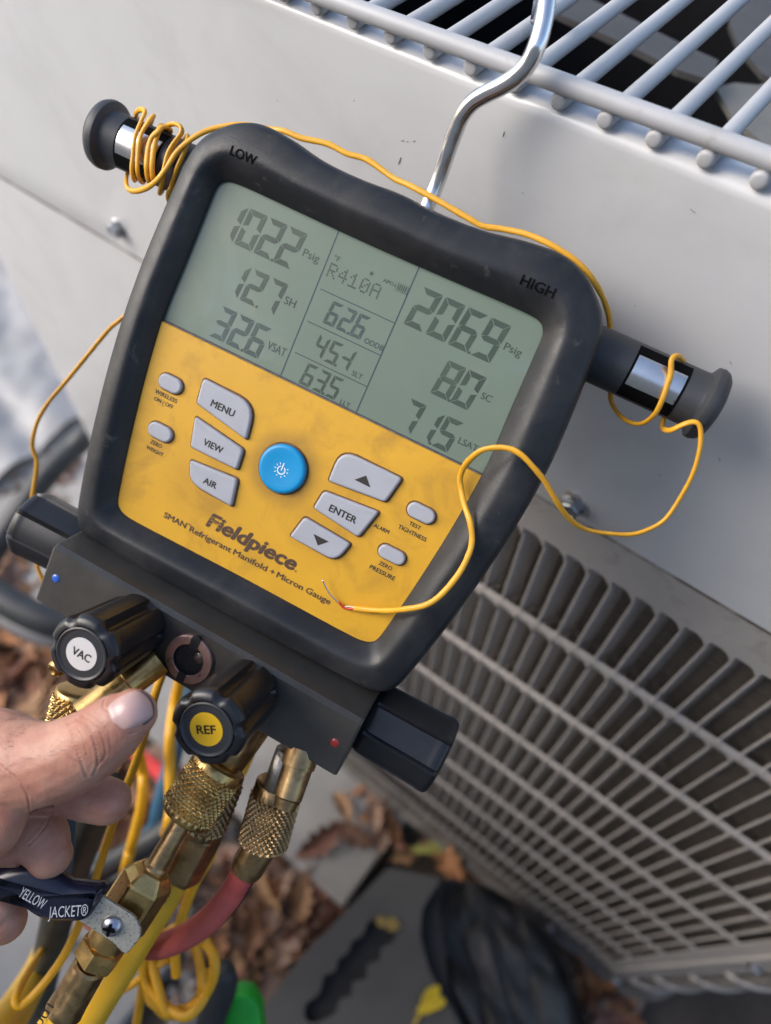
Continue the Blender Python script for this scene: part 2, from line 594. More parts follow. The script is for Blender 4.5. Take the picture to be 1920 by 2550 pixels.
for pts in ([(998, 392), (996, 398), (994, 404), (992, 409)], [(997, 349), (1001, 350), (1005, 349)], [(1012, 352), (1016, 352)], [(1029, 352), (1033, 350)], [(1256, 328), (1254, 334), (1252, 340)], [(1720, 520), (1726, 526), (1733, 530)],
            [(1818, 900), (1822, 908)], [(1580, 760), (1583, 763)], [(1300, 480), (1303, 482)], [(880, 250), (882, 251)], [(690, 250), (692, 252)], [(1640, 1180), (1646, 1186)], [(1790, 1140), (1794, 1150)]):
    P = []
    for x, y in pts:
        v = Vector(((x - CX) / FOC, (y - CY) / FOC, 1.0))
        v *= (FACE - .05) / NX.dot(v)
        P.append(W(AX.dot(v), NX.dot(v), DX.dot(v)))
    V, F = join((V, F), tube(P, [.00006 + .00012 * math.sin(pi * (k + .5) / len(P)) for k in range(len(P))], 6))
ac_part('scratches', (V, F), M('bare scratch', (.3, .295, .29), .7), parent=top_band)
# lower left service panel (plain sheet), with the seam above it
V, F = rounded_sheet(-536, -256, [(FACE + 14, 1126), (FACE + 1.2, 1124)] + [(FACE + 1.2, 1124 - k * 41.6) for k in range(1, 21)], 16)
for v in V:
    v.y += noise.noise(Vector((v.x * 6, v.z * 6, 8.))) * .0011
ac_part('service_panel', (V, F), paint, smooth=True, label='plain lower panel left of the louvers')
ac_part('side_panel', wbox(-534, -531.5, FACE + 3, 830, 121, 1126), paint)
ac_part('back_panel', wbox(-531, 300, 828, 830, 121, 1126), paint)
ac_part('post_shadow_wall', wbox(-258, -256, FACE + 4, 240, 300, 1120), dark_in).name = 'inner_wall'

# louvered panel
PITCH = 12.9
A0 = 56 - 24 * PITCH
NB = 37
A1 = A0 + NB * PITCH
RIB = [410, 502, 597, 688, 782, 872, 980, 1072]
ROWS = [(323, 405.5)] + [(RIB[i] + 5.0, RIB[i + 1] - 4.5) for i in range(7)]
ROWS = ROWS[:8]

def cell_top(u):     # how far below the row's top the opening starts
    return 0.4 + (0 if u < .45 else 7.5 * ((u - .45) / .55) ** 2.2)

def cell_bot(u):     # how far above the row's bottom the opening ends
    return 0.3 + (2.6 * ((.28 - u) / .28) ** 2 if u < .28 else 0) + (1.2 * ((u - .75) / .25) ** 2 if u > .75 else 0)
US = [0, .06, .2, .35, .5, .62, .72, .82, .9, .97, .999]

def rib_mesh(top_row, bot_row, d_flat0=None, d_flat1=None, bulge=2.0):
    V, F = [], []
    cols = 0
    steps = [0, .2, .5, .8, 1]
    for c in range(NB):
        for u in US:
            a = A0 + (c + u) * PITCH
            y0 = top_row[1] - cell_bot(u) if top_row else d_flat0
            y1 = bot_row[0] + cell_top(u) if bot_row else d_flat1
            for s in steps:
                z = bulge * (math.sin(pi * s) ** .7) if bulge else (0 if s < 1 else 0)
                wob = .5 * math.sin(2 * pi * u) if bulge else 0
                V.append(W(a, FACE + (2.2 if bulge else 1.0) - z, y0 + (y1 - y0) * s + wob * math.sin(pi * s)))
            V.append(W(a, FACE + 6.5, y1 + .5))
            cols += 1
    m = len(steps) + 1
    for i in range(cols - 1):
        for k in range(m - 1):
            F.append((i * m + k, i * m + k + 1, (i + 1) * m + k + 1, (i + 1) * m + k))
    return V, F
V, F = rib_mesh(None, ROWS[0], 292.5, None, 0)
ac_part('louver_header', (V, F), paint_lo, smooth=True, auto=.6)
ac_part('seam_dirt', wbox(-532, 238, FACE + .75, FACE + 1.1, 291.8, 293.6), M('seam grime', (.11, .085, .065), .9, var=.6, vscale=90, fac2=((.3, .28, .26), 60, .45, .6)))
for i in range(7):
    ac_part('rib', rib_mesh(ROWS[i], ROWS[i + 1]), paint_lo, smooth=True)
V, F = rib_mesh(ROWS[7], None, None, 1076, 1.6)
ac_part('rib', (V, F), paint_lo, smooth=True)
# bottom row of openings below the last rib is in shade: short blades run on to the base
def blade_mesh(d0, d1):
    prof = [(0, 3.2), (-.1, 2.2), (.25, 1.6), (.9, 1.5), (1.5, 2.0), (2.0, 3), (3.2, 5.5), (4.7, 8.5), (6.4, 12), (6.0, 12.2), (4.2, 8.7), (2.6, 5.7), (1.5, 3.4)]
    V, F = [], []
    hs = [0, .06, .3, .7, .94, 1]
    for h in hs:
        d = d0 + (d1 - d0) * h
        for x, y in prof:
            V.append(Vector((x * .001, y * .001, -d * .001)))
    m = len(prof)
    for i in range(len(hs) - 1):
        for k in range(m):
            F.append((i * m + k, i * m + (k + 1) % m, (i + 1) * m + (k + 1) % m, (i + 1) * m + k))
    F.append(tuple(range(m)))
    F.append(tuple((len(hs) - 1) * m + k for k in range(m)))
    me = bpy.data.meshes.new('blade')
    me.from_pydata([tuple(v) for v in V], [], F)
    me.materials.append(paint_lo)
    fix(me, True, .7)
    return me
aci = MW[ac].inverted()
for r, (d0, d1) in enumerate(ROWS):
    me = blade_mesh(d0 - 1.5, d1 + 1.5)
    for c in range(NB):
        o = bpy.data.objects.new('blade', me)
        w = W(A0 + c * PITCH, FACE + 1, 0)
        o.matrix_basis = aci @ Matrix.Translation(w)
        link(o, ac)
# lowest short row
V, F = [], []
for c in range(NB):
    q = box((A0 + c * PITCH) * .001, (A0 + c * PITCH + 1.6) * .001, (FACE + 2.6) * .001, (FACE + 13) * .001, (HEIGHT - 1108) * .001, (HEIGHT - 1074) * .001)
    V, F = join((V, F), q)
o = ac_part('short_blades', (V, F), paint_lo)
o['kind'] = 'stuff'
ac_part('coil', wbox(-256, 262, FACE + 14, FACE + 40, 300, 1110), coil_mat)
# base frame running on round the corner
arc = [(-256, FACE)] + [(A1 + 26, FACE)] + [(A1 + 26 + 62 * math.sin(t), FACE + 62 - 62 * math.cos(t)) for t in [k * pi / 24 for k in range(1, 13)]] + [(A1 + 88, 800)]

def swept(path, prof):   # path (a, n); prof (outward offset, d)
    V, F = [], []
    for i, (a, n_) in enumerate(path):
        p0, p1 = Vector(path[max(i - 1, 0)]), Vector(path[min(i + 1, len(path) - 1)])
        t = (p1 - p0).normalized()
        q = Vector((t.y, -t.x))
        for off, d in prof:
            V.append(W(a + q.x * off, n_ + q.y * off, d))
    m = len(prof)
    for i in range(len(path) - 1):
        for k in range(m):
            F.append((i * m + k, i * m + (k + 1) % m, (i + 1) * m + (k + 1) % m, (i + 1) * m + k))
    F.append(tuple(range(m)))
    F.append(tuple((len(path) - 1) * m + k for k in range(m)))
    return V, F
ac_part('base_rail', swept(arc, [(-2, 1106), (0, 1104), (1, 1106), (1, 1126), (9, 1128), (10, 1131), (9, 1135), (-6, 1136), (-6, 1106)]), M('grimy base paint', (.17, .155, .14), .75, var=.3, vscale=25, spec=.25, dirt=[((.05, .04, .03), 30, .45, .7, .7)]), smooth=True, auto=.5)
# corner post with its two flats and a ridge
post_prof = [(A1 - 4, FACE + 3), (A1 - 4, FACE + 1.2), (A1 + 8, FACE + .8), (A1 + 9.5, FACE - 1.2), (A1 + 12.5, FACE - 1.4), (A1 + 14, FACE + .4), (A1 + 27, FACE + 1.8), (A1 + 27, FACE + 5)]
V = [W(a, n_, d) for d in (291.5, 1106) for a, n_ in post_prof]
m = len(post_prof)
ac_part('corner_post', (V, [(k, k + 1, m + k + 1, m + k) for k in range(m - 1)]), paint_lo, smooth=True, auto=.5)
# louver wall turning the corner
ca = [(A1 + 26 + 62 * math.sin(t), FACE + 62 - 62 * math.cos(t)) for t in [k * pi / 24 for k in range(0, 13)]]
for dr in RIB:
    ac_part('corner_rib', swept(ca, [(-3, dr - 4.5), (.5, dr - 2), (.5, dr + 2), (-3, dr + 4.5)]), paint_lo, smooth=True)
V, F = [], []
for k in range(9):
    t = pi / 2 * (k + .3) / 9
    a, n_ = A1 + 26 + 60 * math.sin(t), FACE + 62 - 60 * math.cos(t)
    a2, n2 = A1 + 26 + 46 * math.sin(t + .12), FACE + 62 - 46 * math.cos(t + .12)
    V, F = join((V, F), ([W(a, n_, 323), W(a2, n2, 323), W(a2, n2, 1106), W(a, n_, 1106), W(a + 1.3, n_ + .6, 323), W(a + 1.3, n_ + .6, 1106)], [(0, 1, 2, 3), (0, 3, 5, 4)]))
ac_part('corner_blades', (V, F), paint_lo)
ac_part('corner_coil', swept([(A1 + 20, FACE + 28)] + [(A1 + 26 + 36 * math.sin(t), FACE + 62 - 36 * math.cos(t)) for t in [k * pi / 12 for k in range(7)]], [(0, 300), (0, 1108), (-4, 1108), (-4, 300)]), coil_mat)
ac_part('corner_header', swept(ca, [(-2, 291), (1, 291), (1, 323), (-2, 323)]), paint_lo, smooth=True)

# top grille: wire bars under a front rail
GA0, GP = -91.1, 15.5
for k in range(-27, 22):
    a = GA0 + GP * k
    if a < -525 or a > 290:
        continue
    prof = [(0, .3), (.03, 1.6), (.25, 2.25), (.8, 2.6), (2.2, 2.7)] + [(30, 2.6), (200, 2.6), (600, 2.6)]
    V, F = lathe(W(a, FACE - .6, 115.4), (0, 1, 0), [(s * .001, r * .001) for s, r in prof], 14)
    ac_part('grille_bar', (V, F), grille_paint, smooth=True)
rail_path = [W(-530 + 820 * i / 40, 206.3 + .029 * (max(-530 + 820 * i / 40, -280) + 154) - .02 * max(0, -530 + 820 * i / 40 - 40) + .35 * noise.noise(Vector((i * .3, 2, 1))), 110.6 + .2 * noise.noise(Vector((i * .4, 0, 0)))) for i in range(41)]
ac_part('grille_rail', tube(rail_path, .0029, 16), grille_paint, smooth=True)
for nn, dd in ((FACE + 150, 120.4), (FACE + 330, 120.4)):
    ac_part('cross_bar', tube([W(-530, nn, dd), W(-200, nn + 1, dd), W(290, nn, dd)], .0027, 12), grille_paint, smooth=True)
# dark well under the grille and the fan in it
ac_part('fan_well', join(wbox(-528, 296, FACE + 20, FACE + 22, 150, 520), wbox(-528, 296, FACE + 20, 826, 520, 524), wbox(-529, -527, FACE + 20, 826, 122, 520), wbox(296, 298, FACE + 20, 826, 122, 520), wbox(-528, 296, 822, 826, 122, 520)), dark_in)
blade_grey = M('fan blade', (.13, .125, .12), .45, var=.1)
blade_pale = M('fan blade edge', (.27, .26, .23), .5, var=.15)

def slab_from(pts, d, th=3, tilt=0):
    P = [on_level(x, y, d) for x, y in pts]
    n = len(P)
    V = [p.copy() for p in P] + [p - Vector((0, 0, th * .001)) for p in P]
    return V, [tuple(range(n))] + [tuple(range(n, 2 * n))[::-1]] + [(i, (i + 1) % n, n + (i + 1) % n, n + i) for i in range(n)]
ac_part('fan_blade', slab_from([(1360, -40), (1440, -20), (1560, 40), (1700, 110), (1790, 150), (1770, 200), (1690, 175), (1590, 125), (1480, 75), (1380, 30)], 178), blade_grey)
ac_part('fan_blade', slab_from([(1782, 218), (1830, 206), (1890, 212), (1990, 180), (2040, 420), (1930, 380), (1870, 330), (1825, 290)], 190), blade_pale)
ac_part('motor_bracket', slab_from([(1826, -20), (1990, -20), (1990, 230), (1900, 185), (1838, 110), (1818, 60)], 200), blade_grey)

def screw(a, d, n_=FACE, r=6.0, hexr=4.4, name='screw', rusty=False):
    ax = (0, -1, 0)
    s = ac_part(name, lathe(W(a, n_, d), ax, [(.0, r * .001), (.0008, r * .001), (.0014, r * .0009), (.0017, r * .00075)], 24), zinc, smooth=True, auto=.5)
    prof = [(.0016, hexr), (.0046, hexr), (.0052, hexr * .9), (.0053, hexr * .7), (.005, hexr * .66), (.0049, .05)]
    mesh_obj('hex_head', *lathe(W(a, n_, d), ax, [(s_, r_ * .001) for s_, r_ in prof], 36, 6, .3), zinc, s, False)
    if rusty:
        mesh_obj('rust_stain', *lathe(W(a, n_, d), ax, [(.0001, .0076), (.0003, .007), (.0003, .004)], 24, radial=lambda s_, a_, r_: r_ * (1 + .16 * math.sin(3 * a_ + 1) + .1 * math.sin(7 * a_))), rust, s, True)
    return s
screw(-348, 275)
screw(-41, 283, rusty=True)
screw(A1 + 19, 707, FACE + .6)
screw(150, 1118, FACE - 1)
screw(246, 1118, FACE - 1)

# ================================================================== MANIFOLD GAUGE (device millimetres: x right, y up, z towards the viewer)
DR = Matrix(((0.88624717, 0.40611538, -0.22279197), (0.44380687, -0.88221001, 0.15729262), (-0.13267035, -0.23827674, -0.96209291)))
DT = Vector((-.3774, -.6289, 4.0177)) * 60.0
dev_loc = W(AX.dot(DT), NX.dot(DT), DX.dot(DT))
dev_rot = Matrix([[cam_dir(DR.col[k])[i] for k in range(3)] for i in range(3)])
g = thing('manifold_gauge', dev_loc, 'digital refrigerant manifold gauge with grey screen and yellow keypad, hung on the grille', 'gauge', mat3=dev_rot)

def dvl(px, py, z=0.):                # survey: photo point -> device coordinates on the plane z
    r = Vector(((px - CX) / FOC, (py - CY) / FOC, 1.0))
    nz_ = DR.col[2]
    s = (z + nz_.dot(DT)) / nz_.dot(r)
    return DR.transposed() @ (r * s - DT)

def dvw(px, py, z=0.):                # the same point in the world
    return MW[g] @ (dvl(px, py, z) * .001)

def part(name, VF, mat, parent=None, smooth=True, label=None, auto=.6, flat_top=False, **k):   # VF in device mm
    V, F = mm(VF)
    o = mesh_obj(name, V, F, mat, parent or g, smooth, False, label, auto=auto, **k)
    if flat_top:
        o.data.polygons[len(F) - 1].use_smooth = False
    return o

half_in = [(0, 50.0), (15, 50.1), (30, 50.3), (42, 50.5), (50, 50.5), (54.5, 50.0), (56.8, 48.3), (57.7, 45.5), (58.0, 40), (58.9, 20), (59.7, 2), (58.4, -20),
           (56.0, -42), (53.9, -57), (52.7, -64), (51.2, -66.8), (48, -68.2), (42, -68.6), (25, -68.5), (0, -68.3)]
half_out = [(0, 67.3), (14, 66.7), (28, 67.2), (41, 69.2), (52, 69.9), (60, 67.8), (66.5, 63.5), (71.5, 58), (74.2, 49), (76.8, 24), (77.4, 6), (76.0, -17),
            (72.8, -42), (70.0, -58), (67.5, -70), (65.5, -77), (62, -81.0), (55, -82.6), (28, -83), (0, -83)]
def mirrored(h):
    return h + [(-x, y) for x, y in h[-2:0:-1]]
inn, outr = catmull(mirrored(half_in), 7, True), catmull(mirrored(half_out), 7, True)
rows_ = [(0, -2.0), (0, .2), (.03, .7), (.1, 2.0), (.2, 3.7), (.28, 4.8), (.35, 5.5), (.41, 5.8), (.48, 5.85), (.6, 5.5), (.74, 4.8), (.85, 4.1), (.91, 3.5), (.95, 2.6), (.978, 1.2), (.993, -.6), (1.0, -3), (1.0, -14), (.985, -24), (.97, -31), (.93, -35), (.85, -36.5)]
def left_k(p):                        # the low side bulges a little less than the high side
    k = .935 + max(0, 10 - p.y) / 80 * .042
    return 1 if p.x >= 0 else 1 - (1 - k) * min(1, abs(p.x) / 40)
outr = [Vector((p.x * left_k(p), p.y)) for p in outr]
nI = len(inn)
V, F = [], []
for u, z in rows_:
    for i in range(nI):
        p = inn[i].lerp(outr[i], u)
        V.append(Vector((p.x, p.y, z)))
for r in range(len(rows_) - 1):
    for i in range(nI):
        j = (i + 1) % nI
        F.append((r * nI + i, r * nI + j, (r + 1) * nI + j, (r + 1) * nI + i))
F.append(tuple((len(rows_) - 1) * nI + i for i in range(nI)))
housing = part('housing', (V, F), rubber, auto=1.2)
bvh = BVHTree.FromPolygons([tuple(v) for v in V], [f for f in F if len(f) == 4])

def drop(VF, lift):                   # lay lettering on the curved bezel
    bm = bmesh.new()
    vs = [bm.verts.new(v) for v in VF[0]]
    for f in VF[1]:
        bm.faces.new([vs[i] for i in f])
    bmesh.ops.triangulate(bm, faces=bm.faces)
    bmesh.ops.subdivide_edges(bm, edges=bm.edges, cuts=3, use_grid_fill=True)
    bm.verts.index_update()
    VF = [v.co.copy() for v in bm.verts], [tuple(v.index for v in f.verts) for f in bm.faces]
    bm.free()
    out = []
    for v in VF[0]:
        h = bvh.ray_cast(Vector((v.x, v.y, 40)), Vector((0, 0, -1)))
        out.append(Vector((v.x, v.y, (h[0].z if h[0] else 8) + lift)))
    return out, VF[1]
part('lettering', drop(text_fit('LOW', -53.8, -44.7, 57.0, 2.7, 8, swell=.016), .22), emboss, housing, False)
part('lettering', drop(text_fit('HIGH', 45.2, 55.9, 56.7, 2.8, 8, swell=.016), .22), emboss, housing, False)

# ---- display
def half_plane(poly, y, above):
    out = []
    n = len(poly)
    for i in range(n):
        a, b = poly[i], poly[(i + 1) % n]
        ina, inb = (a[1] > y) == above, (b[1] > y) == above
        if ina:
            out.append((a[0], a[1]))
        if ina != inb:
            t = (y - a[1]) / (b[1] - a[1])
            out.append((a[0] + (b[0] - a[0]) * t, y))
    return out
def flat(poly, z):
    return [Vector((p[0], p[1], z)) for p in poly], [tuple(range(len(poly)))]
big_in = [inn[i] + (inn[i] - outr[i]) * -.02 for i in range(nI)]
display = part('display', flat(half_plane(big_in, .9, True), -1.0), lcd, None, False)
part('bezel_line', flat([(-59.9, -.2), (59.9, -.2), (59.8, .75), (-59.8, .75)], -.75), lcd_edge, display, False)
ZL = -.94
SEG = dict(zip('abcdefg', range(7)))
DIG = {'0': 'abcdef', '1': 'bc', '2': 'abged', '3': 'abgcd', '4': 'fgbc', '5': 'afgcd', '6': 'afgedc', '7': 'abc', '8': 'abcdefg', '9': 'abcdfg', 'y': 'gbc'}

def digit(ch, x, y, w, h, t, sl=.1):
    m_ = t * .5
    gap = .07 * t + .05
    def pt(u, v):
        return Vector((x + u + sl * (v - h * .5), y + v, ZL))
    S = {'a': [(gap, h), (w - gap, h), (w - t - gap * .3, h - t), (t + gap, h - t)],
         'd': [(gap, 0), (w - gap, 0), (w - t - gap, t), (t + gap, t)],
         'g': [(gap, h / 2), (t * .8, h / 2 + m_), (w - t * .8, h / 2 + m_), (w - gap, h / 2), (w - t * .8, h / 2 - m_), (t * .8, h / 2 - m_)],
         'f': [(0, h - gap), (t, h - t - gap), (t, h / 2 + m_ + gap), (0, h / 2 + gap * 1.5)],
         'e': [(0, gap), (t, t + gap), (t, h / 2 - m_ - gap), (0, h / 2 - gap * 1.5)],
         'b': [(w, h - gap), (w - t, h - t - gap), (w - t, h / 2 + m_ + gap), (w, h / 2 + gap * 1.5)],
         'c': [(w, gap), (w - t, t + gap), (w - t, h / 2 - m_ - gap), (w, h / 2 - gap * 1.5)]}
    V, F = [], []
    for s in DIG[ch]:
        o = len(V)
        V += [pt(u, v) for u, v in S[s]]
        F.append(tuple(range(o, len(V))))
    return V, F

def number(txt, xr, y, h, w, pitch, t, mat, dot_after):
    n = len(txt)
    for i, ch in enumerate(txt):
        x = xr - w - (n - 1 - i) * pitch
        part('digit', digit(ch, x, y, w, h, t), mat, display, False)
        if i == dot_after:
            q = x + w + (pitch - w) * .5 - .05 * h
            part('decimal_point', ([Vector((q + dx, y + dy, ZL)) for dx, dy in ((-.42, -.1), (.42, -.1), (.48, .75), (-.36, .75))], [(0, 1, 2, 3)]), mat, display, False)
number('1022', -23.9, 33.1, 12.2, 6.5, 7.25, 1.75, lcd_seg, 2)
number('127', -23.6, 17.6, 11.0, 5.9, 6.9, 1.6, lcd_seg, 1)
number('326', -23.2, 2.6, 10.9, 5.8, 6.6, 1.6, lcd_blue, 1)
number('2069', 47.3, 32.6, 12.7, 6.7, 7.75, 1.8, lcd_seg, 2)
number('80', 47.3, 16.7, 11.6, 6.2, 7.0, 1.7, lcd_seg, 0)
number('715', 47.1, 1.9, 10.7, 5.8, 6.6, 1.6, lcd_seg, 1)
number('626', 6.2, 22.3, 7.7, 4.0, 4.85, 1.1, lcd_blue, 1)
number('45y', 6.3, 11.4, 7.4, 3.9, 4.8, 1.0, lcd_seg, 1)
number('635', 6.2, 1.35, 7.4, 3.9, 4.8, 1.0, lcd_seg, 1)

def lcd_text(s, x0, x1, y, cap, mat=lcd_seg, bold=.016):
    part('lettering', text_fit(s, x0, x1, y, cap, ZL, bold), mat, display, False)
lcd_text('Psig', -22.4, -16.6, 38.6, 2.4)
lcd_text('SH', -22.4, -18.4, 22.6, 2.5)
lcd_text('VSAT', -22.2, -15.4, 7.0, 2.7, lcd_blue)
lcd_text('Psig', 48.6, 54.3, 38.1, 2.3)
lcd_text('SC', 48.7, 52.1, 21.8, 2.1)
lcd_text('LSAT', 48.3, 54.9, 6.2, 2.0)
lcd_text('ODDB', 7.3, 14.0, 22.1, 1.7, lcd_blue)
lcd_text('SLT', 7.8, 11.4, 11.1, 1.6)
lcd_text('LLT', 7.9, 11.4, 1.1, 1.5)
lcd_text('°F', -12.3, -10.3, 41.4, 1.6)
lcd_text('APO', 5.3, 8.9, 41.6, 1.15)
part('star', ([Vector((1.0 + (.95 if k % 2 == 0 else .38) * math.sin(k * pi / 5), 42.4 + (.95 if k % 2 == 0 else .38) * math.cos(k * pi / 5), ZL)) for k in range(10)], [tuple(range(10))]), lcd_seg, display, False)
FONT5 = {'R': ['11110', '10001', '10001', '11110', '10100', '10010', '10001'], '4': ['00010', '00110', '01010', '10010', '11111', '00010', '00010'],
         '1': ['00100', '01100', '10100', '00100', '00100', '00100', '11111'], '0': ['01110', '10001', '10011', '10101', '11001', '10001', '01110'],
         'A': ['01110', '10001', '10001', '11111', '10001', '10001', '10001']}
for i, ch in enumerate('R410A'):
    V, F = [], []
    for r, row in enumerate(FONT5[ch]):
        for c, b in enumerate(row):
            if b == '1':
                x, y = -12.6 + i * 3.85 + c * .62, 39.9 - r * .66
                o = len(V)
                V += [Vector((x + dx, y + dy, ZL)) for dx, dy in ((0, 0), (.5, 0), (.5, .52), (0, .52))]
                F.append((o, o + 1, o + 2, o + 3))
    part('dot_character', (V, F), lcd_seg, display, False)
V, F = [], []
for k in range(5):
    x = 10.3 + k * .66
    V, F = join((V, F), ([Vector((x, 41.2, ZL)), Vector((x + .38, 41.2, ZL)), Vector((x + .38, 42.9, ZL)), Vector((x, 42.9, ZL))], [(0, 1, 2, 3)]))
for (x0, x1, y0, y1) in ((9.7, 13.9, 43.05, 43.2), (9.7, 13.9, 40.85, 41.0), (13.75, 13.9, 41, 43.05), (9.4, 9.75, 41.5, 42.5)):
    V, F = join((V, F), ([Vector((x0, y0, ZL)), Vector((x1, y0, ZL)), Vector((x1, y1, ZL)), Vector((x0, y1, ZL))], [(0, 1, 2, 3)]))
part('battery_icon', (V, F), lcd_seg, display, False)
for x0, y0, x1, y1 in ((-14.35, 1, -13.95, 50.4), (14.0, 1, 14.4, 50.4), (-12.6, 31.45, 14.0, 31.75), (-12.6, 20.55, 14.0, 20.85), (-12.6, 9.75, 14.1, 10.05)):
    part('divider_line', flat([(x0, y0), (x1, y0), (x1, y1), (x0, y1)], ZL - .01), lcd_line, display, False)

# ---- keypad
faceplate = part('faceplate', prism(half_plane(big_in, .2, False), [(0, -2), (0, -.35), (.25, -.1)]), yellow, None, False, auto=None)
ZF = -.06
def button(poly, radii, lettering=None, label=None):
    P = round_poly(poly, radii, 5)
    c = sum((Vector(p) for p in P), Vector((0, 0))) / len(P)
    part('seam', flat([c + (Vector(p) - c) * 1.0 + (Vector(p) - c).normalized() * .75 for p in P], ZF + .01), seam_dirt, faceplate, False)
    return part('button', prism(P, [(0, -.2), (0, .75), (.1, 1.05), (.3, 1.28), (.6, 1.4), (.85, 1.43)]), btn, None, True, label, auto=None, flat_top=True)
ZB = 1.47
b = button([(-38.2, -10.8), (-18.0, -11.2), (-16.2, -23.4), (-37.4, -19.7)], [1.6, 6.5, 1.4, 1.2], label='grey MENU key')
part('lettering', text_fit('MENU', -32.2, -23.3, -18.2, 2.3, ZB, .045), ink, b, False)
b = button([(-36.2, -23.9), (-15.9, -26.7), (-15.3, -34.2), (-33.8, -34.4)], [1.4, 1.4, 1.3, 1.2], label='grey VIEW key')
part('lettering', text_fit('VIEW', -29.8, -22.4, -31.4, 2.2, ZB, .045), ink, b, False)
b = button([(-32.3, -38.5), (-14.0, -36.9), (-12.2, -46.8), (-29.6, -46.0)], [1.4, 1.4, 1.3, 5.5], label='grey AIR key')
part('lettering', text_fit('AIR', -24.8, -19.8, -43.6, 2.15, ZB, .045), ink, b, False)
b = button([(14.9, -11.8), (37.3, -11.6), (35.5, -21.2), (15.2, -23.4)], [6.0, 1.4, 1.3, 1.2], label='grey up arrow key')
part('arrow_mark', flat([(23.2, -18.9), (29.1, -18.9), (26.15, -15.9)], ZB), ink, b, False)
b = button([(15.2, -27.0), (35.0, -25.0), (32.2, -36.0), (14.2, -34.0)], [1.5, 1.4, 1.4, 1.2], label='grey ENTER key')
part('lettering', text_fit('ENTER', 19.4, 29.3, -32.2, 2.3, ZB, .045), ink, b, False)
b = button([(12.7, -38.1), (30.8, -39.2), (28.6, -47.2), (10.6, -46.7)], [1.5, 1.4, 4.0, 1.2], label='grey down arrow key')
part('arrow_mark', flat([(17.9, -41.8), (23.8, -41.8), (20.85, -44.8)], ZB), ink, b, False)
def pill(x0, x1, y0, y1, label):
    r = (y1 - y0) / 2
    pts = [(x0 + r + r * math.cos(t), (y0 + y1) / 2 + r * math.sin(t)) for t in [pi / 2 + k * pi / 9 for k in range(10)]] + \
          [(x1 - r + r * math.cos(t), (y0 + y1) / 2 + r * math.sin(t)) for t in [-pi / 2 + k * pi / 9 for k in range(10)]]
    c = Vector(((x0 + x1) / 2, (y0 + y1) / 2))
    part('seam', flat([Vector(p) + (Vector(p) - c).normalized() * .6 for p in pts], ZF + .01), seam_dirt, faceplate, False)
    part('button', prism(pts, [(0, -.2), (0, .7), (.1, 1.0), (.3, 1.2), (.7, 1.32)]), btn, None, True, label, auto=None, flat_top=True)
pill(-53.3, -44.2, -20.4, -15.0, 'small oval WIRELESS key')
pill(-50.9, -41.4, -37.3, -31.9, 'small oval ZERO WEIGHT key')
pill(42.7, 52.4, -21.7, -16.6, 'small oval TEST TIGHTNESS key')
pill(39.9, 49.5, -38.5, -33.8, 'small oval ZERO PRESSURE key')
for s, x0, x1, y, c, bd in (('WIRELESS', -53.4, -44.6, -23.15, 1.4, .012), ('ON / OFF', -52.8, -45.2, -25.55, 1.3, .012), ('ZERO', -48.7, -44.1, -40.0, 1.35, .012), ('WEIGHT', -49.4, -42.5, -42.5, 1.35, .012),
                            ('TEST', 45.4, 49.5, -24.6, 1.3, .012), ('TIGHTNESS', 42.6, 52.8, -27.3, 1.4, .012), ('ZERO', 41.9, 46.7, -41.4, 1.3, .012), ('PRESSURE', 39.7, 49.0, -44.1, 1.45, .012),
                            ('ALARM', 35.1, 40.6, -30.6, 1.3, .012)):
    part('lettering', text_fit(s, x0, x1, y, c, ZF + .03, .03), ink, faceplate, False)
part('lettering', text_fit('Fieldpiece', -18.6, 16.2, -57.4, 5.0, ZF + .03, .07, .18), logo_ink, faceplate, False)
for k in range(3):                     # the slits that cut the logo's letters
    part('logo_slit', flat([(-17.9, -53.55 - k * 1.25), (-13.6, -53.55 - k * 1.25), (-13.6, -53.7 - k * 1.25), (-17.9, -53.7 - k * 1.25)], ZF + .05), yellow, faceplate, False)
part('lettering', text_fit('®', 16.6, 17.5, -57.6, .75, ZF + .03), ink, faceplate, False)
part('lettering', text_fit('SMAN', -34.4, -25.4, -62.1, 2.05, ZF + .03, .045), logo_ink, faceplate, False)
part('lettering', text_fit('™', -25.3, -23.9, -61.0, 1.2, ZF + .03), logo_ink, faceplate, False)
for s, x0, x1 in (('Refrigerant', -23.7, -6.9), ('Manifold', -5.8, 7.5), ('+', 8.9, 10.5), ('Micron', 11.6, 21.8), ('Gauge', 23.1, 32.5)):
    part('lettering', text_fit(s, x0, x1, -62.3, 2.05, ZF + .03, .045), logo_ink, faceplate, False)
# round blue power key, slightly dished
bc = (-.8, -26.7)
part('seam', flat([(bc[0] + 9.0 * math.cos(t), bc[1] + 9.0 * math.sin(t)) for t in [k * pi / 24 for k in range(48)]], ZF + .012), seam_dirt, faceplate, False)
pw = part('power_button', lathe((bc[0], bc[1], -.2), (0, 0, 1), [(0, 8.35), (1.2, 8.35), (1.7, 8.1), (2.0, 7.6), (2.05, 7.0), (1.9, 5.5), (1.75, 3), (1.7, .2)], 64), blue, None, True, 'round blue power key', auto=None)
V, F = [], []
R0, R1 = 1.15, 1.5
ring_pts = [k for k in range(0, 31)]
for k in ring_pts:
    t = pi / 2 + .5 + (2 * pi - 1.0) * k / 30
    V += [Vector((bc[0] + R0 * math.cos(t), bc[1] - .4 + R0 * math.sin(t), 1.62)), Vector((bc[0] + R1 * math.cos(t), bc[1] - .4 + R1 * math.sin(t), 1.62))]
F = [(2 * k, 2 * k + 1, 2 * k + 3, 2 * k + 2) for k in range(30)]
